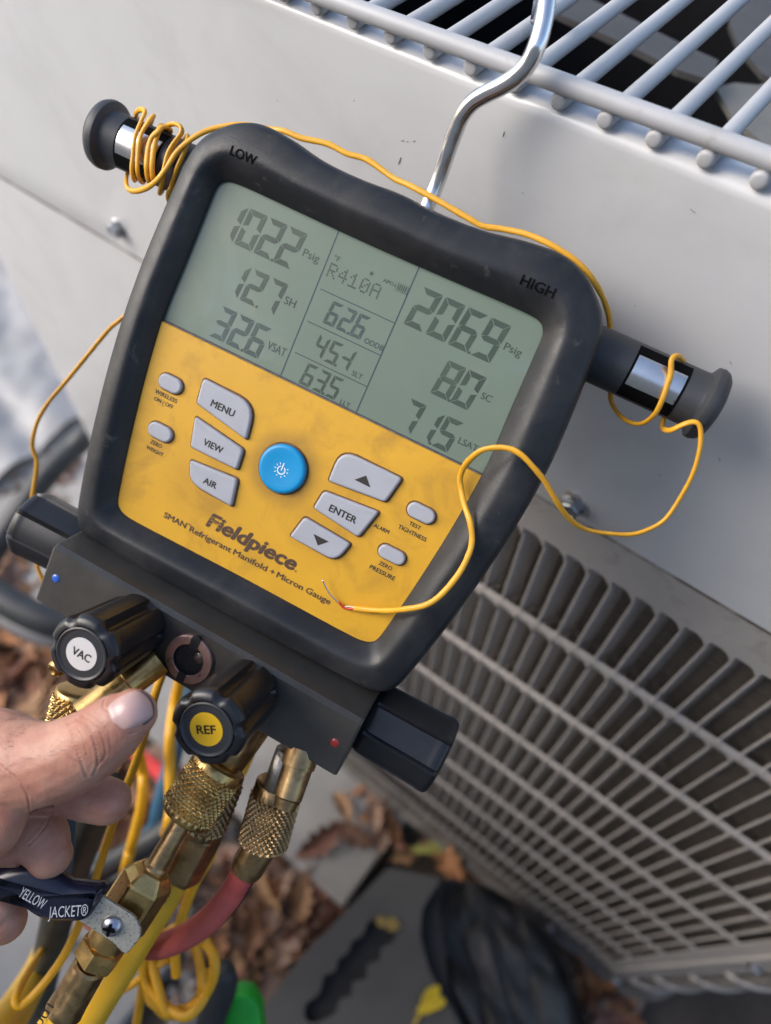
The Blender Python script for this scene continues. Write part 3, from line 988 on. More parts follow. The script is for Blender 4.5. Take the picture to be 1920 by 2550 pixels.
def bar2(x0, y0, x1, y1, w):
    d_ = Vector((x1 - x0, y1 - y0)).normalized()
    q = Vector((-d_.y, d_.x)) * w / 2
    return [Vector((x0 + q.x, y0 + q.y, 1.62)), Vector((x1 + q.x, y1 + q.y, 1.62)), Vector((x1 - q.x, y1 - q.y, 1.62)), Vector((x0 - q.x, y0 - q.y, 1.62))], [(0, 1, 2, 3)]
V, F = join((V, F), bar2(bc[0], bc[1] - .5, bc[0], bc[1] + 2.2, .38))
for t in (30, 0 + 0, -35, -70, -110, -145, 180, 150, 120):
    tt = math.radians(t)
    V, F = join((V, F), bar2(bc[0] + 1.95 * math.cos(tt), bc[1] - .4 + 1.95 * math.sin(tt), bc[0] + 2.6 * math.cos(tt), bc[1] - .4 + 2.6 * math.sin(tt), .25))
part('power_symbol', (V, F), white, pw, False)

# ---- manifold block
def block_prof(yt, yb):
    return [(yt + 3.4, -2), (yt + .2, 14.2), (yt - 1.2, 16), (yb + .8, 16), (yb, 15), (yb + 1.5, -26), (yt + 3, -28)]
secs = [(-60.8, block_prof(-83.2, -105.6)), (-60.2, block_prof(-83.2, -105.6)), (60.0, block_prof(-86.4, -108.7)), (60.8, block_prof(-86.4, -108.7))]
V, F = [], []
for si, (x, pr) in enumerate(secs):
    cy, cz = sum(p[0] for p in pr) / 7, sum(p[1] for p in pr) / 7
    k = .975 if si in (0, 3) else 1
    V += [Vector((x, cy + (y - cy) * k, cz + (z - cz) * k)) for y, z in pr]
for i in range(3):
    for k in range(7):
        F.append((i * 7 + k, i * 7 + (k + 1) % 7, (i + 1) * 7 + (k + 1) % 7, (i + 1) * 7 + k))
F += [tuple(range(7)), tuple(21 + k for k in range(7))]
block = part('valve_block', (V, F), anod, None, False)
V, F = [], []
for i in range(420):                   # frayed foam gasket between block and housing
    x = random.uniform(-58, 58)
    y = -82.7 - (x + 60) / 120 * 2.3 + random.gauss(0, .35)
    z = 1 + random.random() * 6
    s = random.uniform(.15, .5)
    o = len(V)
    V += [Vector((x + random.uniform(-s, s), y + random.uniform(-s, s), z + random.uniform(-s, s))) for _ in range(4)]
    F += [(o, o + 1, o + 2), (o, o + 1, o + 3), (o + 1, o + 2, o + 3)]
gk = part('gasket_crumbs', (V, F), emboss, block, False, auto=None)
gk['kind'] = 'stuff'
part('gasket', join(([Vector((-59, -81.2, -2)), Vector((59, -83.4, -2)), Vector((59, -85.4, 5)), Vector((-59, -82.9, 5))], [(0, 1, 2, 3)])), emboss, block, False)
for x, y, c, nm in ((-56.0, -94.2, (.03, .12, .5), 'blue'), (55.6, -97.6, (.35, .03, .02), 'red')):
    part('colour_dot', lathe((x, y, 15.9), (0, 0, 1), [(0, 1.55), (.2, 1.5), (.45, 1.2), (.55, .6), (.58, .05)], 24), M(nm + ' dot', c, .25, coat=.4), block, True, nm + ' dot')
# sight glass with its two-slotted coppery ring
sg = part('sight_glass', lathe((-.6, -96.2, 15.9), (0, 0, 1), [(0, 8.6), (1.3, 8.6), (1.6, 8.35), (1.7, 8.0), (1.7, 5.7), (1.5, 5.45), (.2, 5.2), (.15, .1)], 64), copper_ring, block, True, auto=.5,
          mats=[copper_ring, hole], fmat=[1 if i >= 64 * 5 else 0 for i in range(64 * 7 + 2)])
part('slot', join(mm(box(-2.2, 1.0, -91.4, -87.9, 16.2, 17.72), 1), mm(box(-2.0, .9, -104.6, -101.2, 16.2, 17.72), 1)), hole, block, False, auto=None)
part('slot', lathe((-.6, -88.6, 16.2), (0, 0, 1), [(0, 1.75), (1.53, 1.75), (1.54, .05)], 24), hole, block, False, auto=None)
part('sight_bead', lathe((2.2, -94.4, 15.9), (0, 0, 1), [(0, 2.0), (.5, 1.9), (.9, 1.2), (1.05, .1)], 20), M('bead', (.16, .12, .1), .25, .6), block, True)
V, F = [], []
rnd = random.Random(3)
for i in range(90):
    t, q = rnd.uniform(0, 6.3), 4.9 * math.sqrt(rnd.random())
    x, y, k = -.6 + q * math.cos(t), -96.2 + q * math.sin(t) - .4, rnd.uniform(.1, .4)
    o = len(V)
    V += [Vector((x + rnd.uniform(-k, k), y + rnd.uniform(-k, k), 16.1 + rnd.uniform(0, .5))) for _ in range(4)]
    F += [(o, o + 1, o + 2), (o + 1, o + 2, o + 3)]
cr = part('crumbs', (V, F), M('sight crumbs', (.07, .065, .07), .35, .5, var=.8, vscale=500), block, False, auto=None)
cr['kind'] = 'stuff'

def knob(name, base, axis, r, length, label, lobes=6, collar=True, phase=0.):
    def flute(s, a, rr):
        if s > length * .86 and collar:
            k = .55
        elif s < 1.5:
            k = .3
        else:
            k = 1.
        c = math.cos(lobes * (a + phase))
        if not collar:
            b = ((a + phase) % (2 * pi / lobes)) - pi / lobes
            facet = math.cos(pi / lobes) / math.cos(b)
            return rr * (.35 + .65 * facet) * (1 - .1 * max(0., (c - .93) / .07) ** .7 * (k if k < 1 else 1))
        gv = max(0., (c - .45) / .55) ** .8
        return rr * (1 - .19 * k * gv)
    L_ = length
    prof = [(0, r * .9), (1.0, r * .95), (2.5, r * .97), (L_ * .3, r * .985), (L_ * .6, r), (L_ * .78, r * 1.01), (L_ * .84, r * 1.02), (L_ * .86, r * 1.03), (L_ * .93, r * 1.03), (L_ * .965, r * .99), (L_ * .985, r * .92), (L_ * .997, r * .83), (L_, r * .78)] + ([(L_ - .9, r * .74), (L_ - 1.0, r * .1)] if collar else [(L_ + .05, r * .7)])
    kn = part(name, lathe(base, axis, prof, 96, radial=flute, ref=(0, 1, 0)), knobpl, None, True, label, auto=.55)
    return kn
for x, y, nm, colr, lab, ph in ((-22.6, -94.3, 'VAC', (.62, .6, .57), 'black fluted knob marked VAC', .35), (21.9, -95.7, 'REF', (.8, .45, .01), 'black fluted knob marked REF', .0)):
    kn = knob('front_knob', (x, y, 16.4), (0, 0, 1), 11.5, 30.2, lab, 6, True, ph)
    part('face_ring', lathe((x, y, 46.0), (0, 0, 1), [(-.2, 8.6), (.75, 8.5), (.95, 8.1), (.75, 7.7), (.45, 7.4), (.4, 5.4), (.4, .1)], 48), knob_soft, kn, True)
    part('label_disc', lathe((x, y, 46.3), (0, 0, 1), [(0, 5.25), (.28, 5.2), (.3, 5.1), (.3, .1)], 48), M(nm + ' label', colr, .45, var=.03), kn, False)
    if nm == 'VAC':
        part('lettering', text_fit(nm, x - 3.1, x + 3.3, y - 1.3, 2.5, 46.64, .04), ink, kn, False)
    else:                              # this knob is turned, so its word runs level in the photo
        V, F = text_fit(nm, -3.0, 3.0, -1.3, 2.6, 46.64, .04)
        rot_ = Matrix.Rotation(math.radians(30), 3, 'Z')
        part('lettering', ([rot_ @ Vector((v.x, v.y, 0)) + Vector((x, y, 46.64)) for v in V], F), ink, kn, False)
knob('side_knob', (-61, -92.0, -8.0), (-1, -.02, 0), 13.0, 27, 'black fluted knob on the left end', 8, False, .2)
knob('side_knob', (61, -96.4, -9.0), (1, -.02, 0), 14.2, 30, 'black fluted knob on the right end', 8, False, .05)

# ---- probe poles with magnet plates
for s in (-1, 1):
    prof = [(0, 9.0), (36.5, 9.0), (37.6, 9.3), (38.2, 10.6), (38.8, 11.6), (40.4, 11.8), (42.0, 11.2), (43.4, 9.6), (44.2, 6.5), (44.5, .2)]
    pl = part('probe_pole', lathe((s * 72, 48.9, -18), (s, 0, 0), prof, 40), pole_pl, None, True, 'hose pole on the %s side' % ('low' if s < 0 else 'high'), auto=.5)
    V, F = [], []
    for i in range(7):
        for j in range(13):
            u, w = i / 6, math.radians(34 + 122 * j / 12)      # wraps the front of the pole
            V.append(Vector((s * (86.6 + 15.8 * u), 48.9 + 9.12 * math.cos(w), -18 + 9.12 * math.sin(w))))
    F = [(i * 13 + j, i * 13 + j + 1, (i + 1) * 13 + j + 1, (i + 1) * 13 + j) for i in range(6) for j in range(12)]
    part('plate_recess', ([Vector((s * (94.5 + (abs(v.x) - 94.5) * 1.1), 48.9 + (v.y - 48.9) * .998 * (1.02), -18 + (v.z + 18) * .998)) for v in V], F), emboss, pl, True)
    part('magnet_plate', ([Vector((v.x, 48.9 + (v.y - 48.9) * .96, -18 + (v.z + 18) * 1.02)) for v in V], F), plate_metal, pl, True)

# ---- hanging hook: out of the housing's top, over the rail, into the well
hk = [MW[g] @ (Vector(p) * .001) for p in ((3.8, 55, -20), (3.9, 66, -20))]
def at_n(px, py, n_):                 # survey: the point seen at (px, py) on the plane n_ behind the lens
    v = Vector(((px - CX) / FOC, (py - CY) / FOC, 1.0))
    v *= n_ / NX.dot(v)
    return W(AX.dot(v), NX.dot(v), DX.dot(v))
hook_px = [(1085, 466, 186), (1118, 372, 191), (1138, 318, 193), (1153, 285, 194), (1178, 255, 195), (1215, 232, 196), (1255, 212, 197), (1290, 188, 198), (1318, 155, 199.5), (1337, 115, 201), (1350, 70, 204), (1359, 20, 208), (1366, -40, 214), (1370, -110, 221), (1368, -170, 226), (1360, -215, 230)]
hp = catmull([hk[0]] + [at_n(*p) for p in hook_px] + [at_n(1360, -215, 230) + Vector((0, .006, -.012)), at_n(1360, -215, 230) + Vector((0, .007, -.03))], 8)
mesh_obj('hanging_hook', *tube(hp, .0026, 20), chrome, g, True)

# ================================================================== HOSES AND FITTINGS
def axis_from(p, q):
    return (q - p).normalized()

def knurl(r, h, nu, nv, s0, s1, fl=None):
    def f(s, a, rr):
        if s < s0 or s > s1:
            return rr
        u = a / (2 * pi) * nu
        v = (s - s0) / (s1 - s0) * nv
        t1 = abs(((u + v) % 1) - .5) * 2
        t2 = abs(((u - v) % 1) - .5) * 2
        return rr + h * (min(t1, t2) * 2 - .7)
    return f

def coupler(name, p0, p1, r, parent, mat, nu=26, nv=9, collar=.2, lip=.12, h=.00045):
    """knurled hose nut from p0 (neck end) to p1 (hose end)"""
    ax = p1 - p0
    L_ = ax.length
    s0, s1 = L_ * collar, L_ * (1 - lip)
    prof = [(0, r * .55), (.0002, r * .9), (L_ * .03, r * .96), (s0 * .97, r * .97)]
    ns = 54
    prof += [(s0 + (s1 - s0) * i / ns, r * .99) for i in range(ns + 1)]
    prof += [(s1 + L_ * .02, r * 1.0), (L_ * .965, r * .99), (L_, r * .9), (L_ + .0002, r * .5)]
    return mesh_obj(name, *lathe(p0, ax, prof, 264, radial=knurl(r, h, nu, nv, s0, s1)), mat, parent, True, auto=.9)

# --- yellow hose with ball valve, in front
c0, c1 = at(553, 1898, 252), at(459, 2034, 250)
vh = thing('hose_with_valve', at(200, 2440, 248), 'yellow hose with brass ball valve and knurled nut under the REF knob', 'hose')
mesh_obj('port_stub', *tube([at(625, 1790, 262), at(585, 1850, 256), at(548, 1905, 252)], .0062, 24), brass_dk, vh, True)
nut = coupler('knurled_nut', c0, c1, .0093, vh, brass, 24, 7, .16, .12, .0006)
V, F = text_fit('2024', -.0048, .0048, -.0008, .0016, 0)
tb = at(459, 2034, 250)
body0, body1 = at(384, 2166, 248), at(298, 2300, 247)
axv = axis_from(at(459, 2034, 250), body0)
mesh_obj('stem_tube', *lathe(at(470, 2015, 250), at(384, 2166, 248) - at(470, 2015, 250), [(0, .0034), (.0135, .0034), (.0165, .0036), (.0205, .0036), (.0215, .0042), (.0225, .0042), (.024, .003)], 28), brass_dk, vh, True, auto=.5)
ax2 = axis_from(body0, body1)
Lb = (body1 - body0).length
vb = mesh_obj('valve_body', *lathe(body0 - ax2 * .0005, ax2, [(0, .0045), (.0004, .0052), (.0015, .0062), (.0042, .0079), (.0052, .0081), (Lb, .0081), (Lb + .001, .0076)], 48, 6, .25), brass, vh, False)
n0 = at(262, 2342, 247)
mesh_obj('collar', *lathe(at(290, 2305, 247), ax2, [(0, .0068), (.005, .0068), (.0066, .0064), (.0068, .005)], 36), brass, vh, True, auto=.5)
mesh_obj('hex_nut', *lathe(at(263, 2348, 247), ax2, [(0, .0058), (.0006, .0069), (.0062, .0069), (.0068, .006), (.0076, .0052)], 36, 6, .5), brass, vh, False)
fr0, fr1 = at(226, 2402, 247), at(158, 2520, 248)
ax3 = axis_from(fr0, fr1)
Lf = (fr1 - fr0).length
mesh_obj('crimp_ferrule', *lathe(fr0, ax3, [(0, .0048), (.0008, .0057), (Lf * .15, .006), (Lf * .75, .0061), (Lf * .82, .0062), (Lf * .97, .0064), (Lf, .006)], 40, radial=lambda s, a, r: r * (1 - .07 * (max(0, math.cos(5 * a)) ** 3) * (1 if .08 * Lf < s < .8 * Lf else .2))), brass_dk, vh, True, auto=.45)
hp = catmull([fr1 - ax3 * .003, fr1 + ax3 * .006, at(112, 2590, 249), at(60, 2690, 252), at(-20, 2740, 258), at(-80, 2700, 264), at(-50, 2630, 285), at(5, 2560, 315), at(50, 2495, 360), at(90, 2425, 430), at(125, 2350, 520), at(128, 2340, 850), at(130, 2340, 1160)], 8)
mesh_obj('hose', *tube(hp, [.0056 + .0026 * min(1, max(0, (i - 16) / 20)) for i in range(len(hp))], 24), hose_y, vh, True)
# lever plate, screw, grip
def face_plate_prism(pts, depth, th, bev, radii):
    P2 = round_poly([(x, -y) for x, y in pts], radii, 5)
    k = depth / FOC
    cx = sum(p.x for p in P2) / len(P2)
    V, F = prism([(p.x, p.y) for p in P2], [(bev * .9 / k, -th / k), (bev * .3 / k, (-th + bev * .4) / k), (0, (-th + bev) / k), (0, -bev / k), (bev * .3 / k, -bev * .35 / k), (bev / k, 0)])
    out = [at(v.x, -v.y, depth) + cam_dir(Vector((0, 0, -1))) * (v.z * k * .001) for v in V]
    return out, F
lever = mesh_obj('lever_plate', *face_plate_prism([(205, 2210), (252, 2231), (335, 2283), (352, 2318), (347, 2340), (316, 2377), (300, 2370), (284, 2350), (190, 2290)], 235, 1.5, .35, [3, 3, 12, 8, 8, 5, 8, 8, 3]), speck_zinc, vh, False)
sp = at(279, 2305, 235)
tow = cam_dir(Vector((0, 0, -1)))
mesh_obj('screw_head', *lathe(sp, tow, [(0, .0034), (.0003, .0034), (.0011, .0030), (.0018, .0021), (.0021, .001), (.00215, .0001)], 32), M('steel screw', (.42, .42, .47), .3, 1., var=.1), lever, True)
V, F = [], []
for q in (15, 105):
    t = math.radians(q)
    d1_, d2_ = cam_dir(Vector((math.cos(t), math.sin(t), 0))), cam_dir(Vector((-math.sin(t), math.cos(t), 0)))
    c_ = sp + tow * .0019 + cam_dir(Vector((-.1, .5, 0))) * .0002
    V, F = join((V, F), ([c_ + d1_ * x * .0021 + d2_ * y * .0006 + tow * .0007 for x, y in ((-1, -.6), (-.5, -1), (.5, -1), (1, -.6), (1, .6), (.5, 1), (-.5, 1), (-1, .6))], [tuple(range(8))]))
mesh_obj('cross_slot', V, F, emboss, lever, False)
gr = mesh_obj('grip', *face_plate_prism([(-40, 2180), (10, 2164), (60, 2150), (98, 2160), (166, 2206), (246, 2213), (256, 2232), (207, 2306), (113, 2307), (70, 2286), (12, 2236), (-40, 2246)], 231, 8.5, 3.4, [5, 20, 25, 18, 18, 10, 8, 22, 25, 25, 25, 5]), grip, vh, True, auto=None)
def cam_text(s, p0, p1, cap, depth, parent, mat, bold=.0, shear=0.):
    """lettering from photo point p0 to p1 on a surface facing the lens"""
    a_, b_ = Vector(p0), Vector(p1)
    u = (b_ - a_)
    Lp = u.length
    u.normalize()
    w = Vector((u.y, -u.x))
    V, F = text_fit(s, 0, Lp, 0, cap, 0, bold, shear)
    out = [at(a_.x + u.x * v.x + w.x * v.y, a_.y + u.y * v.x + w.y * v.y, depth) for v in V]
    return mesh_obj('lettering', out, F, mat, parent, False)
cam_text('YELLOW', (45, 2232), (106, 2266), 27, 230.8, gr, grip_print, 0, .1)
cam_text('JACKET®', (119, 2286), (220, 2280), 27, 230.8, gr, grip_print, 0, .25)
cam_text('001', (100, 2560), (137, 2510), 22, 242.6, vh, ink, .0, 0)

# --- yellow hose behind it
h2 = thing('charging_hose', at(420, 2240, 272), 'yellow hose printed SAE J2196 running behind the ball valve', 'hose')
mesh_obj('port_stub', *tube([at(650, 1790, 268), at(600, 1860, 267), at(555, 1920, 266)], .0058, 20), brass_dk, h2, True)
coupler('knurled_nut', at(553, 1918, 266), at(497, 2066, 269), .0090, h2, brass_dk, 24, 7, .16, .12, .0006)
f0, f1 = at(505, 2066, 269), at(446, 2178, 271)
mesh_obj('crimp_ferrule', *lathe(f0, f1 - f0, [(-.002, .0062), (.0005, .0072), (.004, .0073), ((f1 - f0).length * .9, .0072), ((f1 - f0).length, .0068)], 36, 6, .2), brass_dk, h2, False)
hp = catmull([at(455, 2163, 269), at(437, 2195, 271), at(400, 2260, 275), at(360, 2325, 279), at(315, 2400, 284), at(260, 2490, 290), at(200, 2590, 296), at(140, 2690, 300), at(40, 2850, 340), at(-140, 2960, 460), at(-300, 3000, 700)], 8)
mesh_obj('hose', *tube(hp, .0051, 24), hose_y, h2, True)
cam_text('SAE J2196', (411, 2250), (453, 2180), 14, 266.6, h2, ink, .015, 0)

# --- red hose at the right port
h3 = thing('red_hose', at(560, 2240, 262), 'red hose with knurled brass nut under the red dot of the block', 'hose')
ps0, ps1 = at(757, 1862, 250), at(712, 2000, 247)
mesh_obj('port_stub', *lathe(ps0, ps1 - ps0, [(0, .0058), (.0062, .0058), (.0064, .0052), (.0165, .0049), (.0172, .0042), (.0205, .0036), (.0206, .0016), (.018, .0014)][:], 32, radial=lambda s, a, r: r * (1 + (.035 * math.sin(s * 1000 * 2 * pi / .95) if .0066 < s < .0155 else 0))), brass_dk, h3, True, auto=.5)
mesh_obj('steel_neck', *tube([at(716, 1868, 256), at(697, 1920, 257), at(680, 1975, 258)], .0040, 16), M('dull steel', (.4, .38, .35), .4, 1., var=.3, vscale=250, bump=.4), h3, True)
coupler('knurled_nut', at(697, 1948, 262), at(655, 2100, 264), .0087, h3, brass_dk, 26, 7, .22, .02, .0006)
f0, f1 = at(657, 2092, 264), at(611, 2168, 266)
Lf = (f1 - f0).length
mesh_obj('crimp_ferrule', *lathe(f0, f1 - f0, [(-.002, .005), (.0006, .0057), (Lf * .12, .006), (Lf * .9, .0062), (Lf, .0058)], 40, radial=lambda s, a, r: r * (1 - .1 * (max(0, math.cos(5 * a + 1)) ** 3) * (1 if .1 * Lf < s < .85 * Lf else .2))), brass_dk, h3, True, auto=.45)
hp = catmull([at(618, 2157, 266), at(606, 2178, 267), at(580, 2222, 270), at(541, 2270, 274), at(494, 2312, 279), at(440, 2342, 284), at(393, 2356, 290), at(345, 2352, 300), at(290, 2330, 316), at(235, 2290, 350), at(215, 2285, 600), at(212, 2285, 1080)], 8)
mesh_obj('hose', *tube(hp, .0048, 24), red_hose, h3, True)
V, F = tube([p + cam_dir(Vector((.62, .35, -.35))).normalized() * .0042 for p in hp[4:44]], .0009, 8)
mesh_obj('dark_stripe', V, F, M('hose print', (.05, .012, .014), .6, var=.3, vscale=300), h3, True)

# --- left fitting below the VAC knob
h4 = thing('brass_fitting', at(240, 1740, 248), 'brass elbow fitting with knurled nut below the VAC knob', 'fitting')
e0, e1 = at(395, 1640, 250), at(196, 1790, 240)
mesh_obj('elbow_barrel', *lathe(e0, e1 - e0, [(0, .0056), (.012, .0056), (.0125, .0052), (.029, .0052), (.0295, .0046)], 32), brass, h4, True, auto=.5)
coupler('knurled_nut', at(205, 1716, 256), at(172, 1850, 258), .0088, h4, brass, 24, 6, .12, .12, .0006)
mesh_obj('valve_core_stub', *lathe(at(160, 1652, 252), at(128, 1672, 248) - at(160, 1652, 252), [(0, .003), (.0038, .003), (.0048, .0024), (.005, .0015), (.0044, .0012)], 20), brass, h4, True, auto=.5)
mesh_obj('hose', *tube(catmull([at(176, 1840, 258), at(160, 1930, 264), at(150, 2040, 274), at(146, 2150, 290), at(150, 2180, 420), at(150, 2200, 900), at(150, 2205, 1150)], 6), .0055, 20), hose_bl, h4, True)

# --- other lines behind
def line_thing(name, pts, r, mat, label, cat, group=None, sub=8, seg=14):
    P = catmull([at(*p) for p in pts], sub)
    o = mesh_obj(name, *tube(P, r, seg), mat, None, True)
    return tag(o, label, cat, group)
line_thing('insulated_pipe', [(262, 1960, 296), (225, 2040, 310), (192, 2130, 328), (158, 2230, 352), (132, 2330, 380), (110, 2430, 412), (90, 2540, 450), (60, 2700, 560), (30, 2800, 760)], .0078, pipe_m, 'dark rubbery pipe standing behind the hand', 'pipe', seg=24)
G_C = 'yellow cables hanging behind the gauge'
line_thing('yellow_cable', [(560, 1330, 262), (500, 1430, 276), (455, 1540, 284), (420, 1640, 280), (400, 1690, 279), (385, 1735, 279), (360, 1830, 280), (332, 1915, 281), (305, 1985, 282), (275, 2072, 284), (250, 2150, 286), (227, 2225, 287), (200, 2295, 287), (165, 2370, 286), (125, 2430, 285), (82, 2480, 283), (52, 2505, 281), (38, 2495, 281), (46, 2465, 286), (68, 2425, 305), (92, 2385, 350), (125, 2335, 420), (170, 2265, 480), (180, 2255, 800), (182, 2255, 1120)], .0016, cable_y, 'yellow cable running from behind the thumb down to the bottom left corner', 'cable', G_C)
line_thing('yellow_cable', [(500, 1480, 300), (475, 1600, 360), (440, 1730, 410), (425, 1830, 402), (420, 1905, 400), (352, 1900, 404), (356, 1990, 406), (340, 2060, 410)][:4] + [(424, 1900, 402), (424, 1960, 400), (426, 2010, 402), (418, 2060, 410), (405, 2082, 560), (402, 2088, 800), (400, 2090, 1090)], .0032, cable_y, 'blurred yellow cable just left of the REF knob', 'cable', G_C)
line_thing('yellow_cable', [(300, 1760, 300), (322, 1815, 360), (352, 1905, 400), (357, 1960, 400), (352, 2010, 402), (340, 2060, 405), (326, 2110, 410), (312, 2165, 440), (305, 2180, 700), (302, 2185, 1090)], .003, cable_y, 'short yellow cable bend right of the fingertip', 'cable', G_C)
line_thing('yellow_cable', [(690, 1680, 285), (660, 1780, 300), (610, 1905, 318), (575, 1970, 312), (548, 2040, 312), (530, 2100, 318), (528, 2122, 322), (515, 2150, 326), (490, 2190, 330), (468, 2240, 332), (452, 2290, 334), (440, 2330, 336), (436, 2370, 338), (440, 2430, 340)], .0023, cable_y, 'yellow cable passing behind the red hose', 'cable', G_C)
coil_pts = []
for k in range(44):
    t = k * 2 * pi / 13
    coil_pts.append((442 + (78 + 12 * math.sin(k * .7)) * math.cos(t) - 12 * math.sin(k * .31), 2420 + (104 + 9 * math.sin(k * 1.3)) * math.sin(t), 345 + 10 * math.sin(t * .5 + 1) + 4 * math.sin(k * 1.1)))
coil_pts += [(372, 2380, 344), (358, 2440, 352), (345, 2520, 368), (325, 2640, 400)]
line_thing('yellow_cable', coil_pts, .0022, cable_y, 'coiled bundle of yellow cable hanging below the red hose', 'cable', G_C)
line_thing('yellow_cable', [(250, 2462, 352), (290, 2470, 350), (330, 2452, 346), (362, 2425, 344), (400, 2400, 342), (440, 2380, 346)], .0017, cable_y, 'thin yellow cable end reaching left out of the coil', 'cable', G_C)
line_thing('blue_hose', [(480, 1600, 1000), (478, 1640, 800), (462, 1750, 580), (445, 1830, 540), (422, 1920, 530), (398, 2010, 530), (380, 2070, 540), (300, 2130, 580), (245, 2140, 800), (238, 2145, 1100)], .0062, hose_bl, 'blurred blue hose between the fingertip and the REF knob', 'hose')
line_thing('black_hose', [(580, 1930, 1000), (572, 1945, 700), (540, 1975, 490), (470, 2030, 470), (400, 2080, 470), (330, 2120, 475), (262, 2160, 485), (180, 2205, 520), (165, 2210, 800), (160, 2215, 1120)], .0075, hose_dk, 'dark grey hose crossing behind the brass stem', 'hose')
line_thing('black_hose', [(470, 2040, 1000), (450, 2060, 700), (410, 2095, 530), (340, 2160, 520), (270, 2205, 525), (190, 2240, 560), (170, 2240, 1100)], .006, hose_dk, 'lower dark hose crossing behind the ball valve', 'hose')
line_thing('red_hose', [(250, 1830, 1060), (320, 1862, 900), (400, 1925, 740), (440, 1985, 720), (440, 2040, 900), (450, 2060, 1080)], .008, M('far red', (.55, .03, .03), .5), 'bit of bright red hose lying beyond the yellow cables', 'hose')
line_thing('black_hose', [(-120, 1430, 830), (-30, 1470, 810), (60, 1522, 800), (150, 1555, 800), (260, 1560, 820), (360, 1500, 900), (440, 1520, 1080)], .017, hose_dk, 'thick black hose loop left of the VAC knob', 'hose')
line_thing('black_hose', [(-140, 1480, 850), (-30, 1510, 830), (60, 1562, 812), (150, 1590, 806), (260, 1600, 822), (360, 1560, 900), (440, 1560, 1085)], .012, M('grey hose', (.17, .17, .18), .5, var=.1), 'grey hose under the thick black loop left of the VAC knob', 'hose')
line_thing('black_hose', [(420, 900, 1080), (360, 960, 960), (240, 1060, 890), (180, 1120, 880), (120, 1180, 870), (60, 1260, 860), (-20, 1380, 850), (-80, 1500, 850)], .014, hose_dk, 'black hose beside the left side knob', 'hose')

# ================================================================== THERMOCOUPLE WIRE
tw = thing('thermocouple_wire', dvw(1060, 1508, 9), 'thin yellow thermocouple wire wound on the left pole and looped over the gauge', 'wire')
Z_W = 9.3
lead = [dvw(x, y, z) for x, y, z in ((805, 1447, 3.2), (812, 1462, 2.6), (822, 1479, 2.0), (834, 1492, 1.6), (844, 1502, 1.4))]
mesh_obj('bare_lead', *tube(catmull(lead, 5), .00028, 8), chrome, tw, True)
mesh_obj('lead_bead', *lathe(lead[0] - Vector((0, 0, .0004)), (0, 0, 1), [(0, .0001), (.0002, .00035), (.0005, .00042), (.0008, .0003), (.0009, .0001)], 10), chrome, tw, True)
mesh_obj('red_lead', *tube(catmull([dvw(x, y, z) for x, y, z in ((843, 1499, 1.5), (851, 1508, 1.2), (858, 1514, 1.0), (868, 1516, 1.0), (886, 1516, 1.3))], 5), .00042, 8), red_ins, tw, True)
mesh_obj('white_lead', *tube(catmull([dvw(x, y, z) for x, y, z in ((860, 1511, 1.2), (872, 1511, 1.2), (886, 1514, 1.3))], 4), .0003, 8), M('pale insulation', (.7, .55, .4), .5), tw, True)
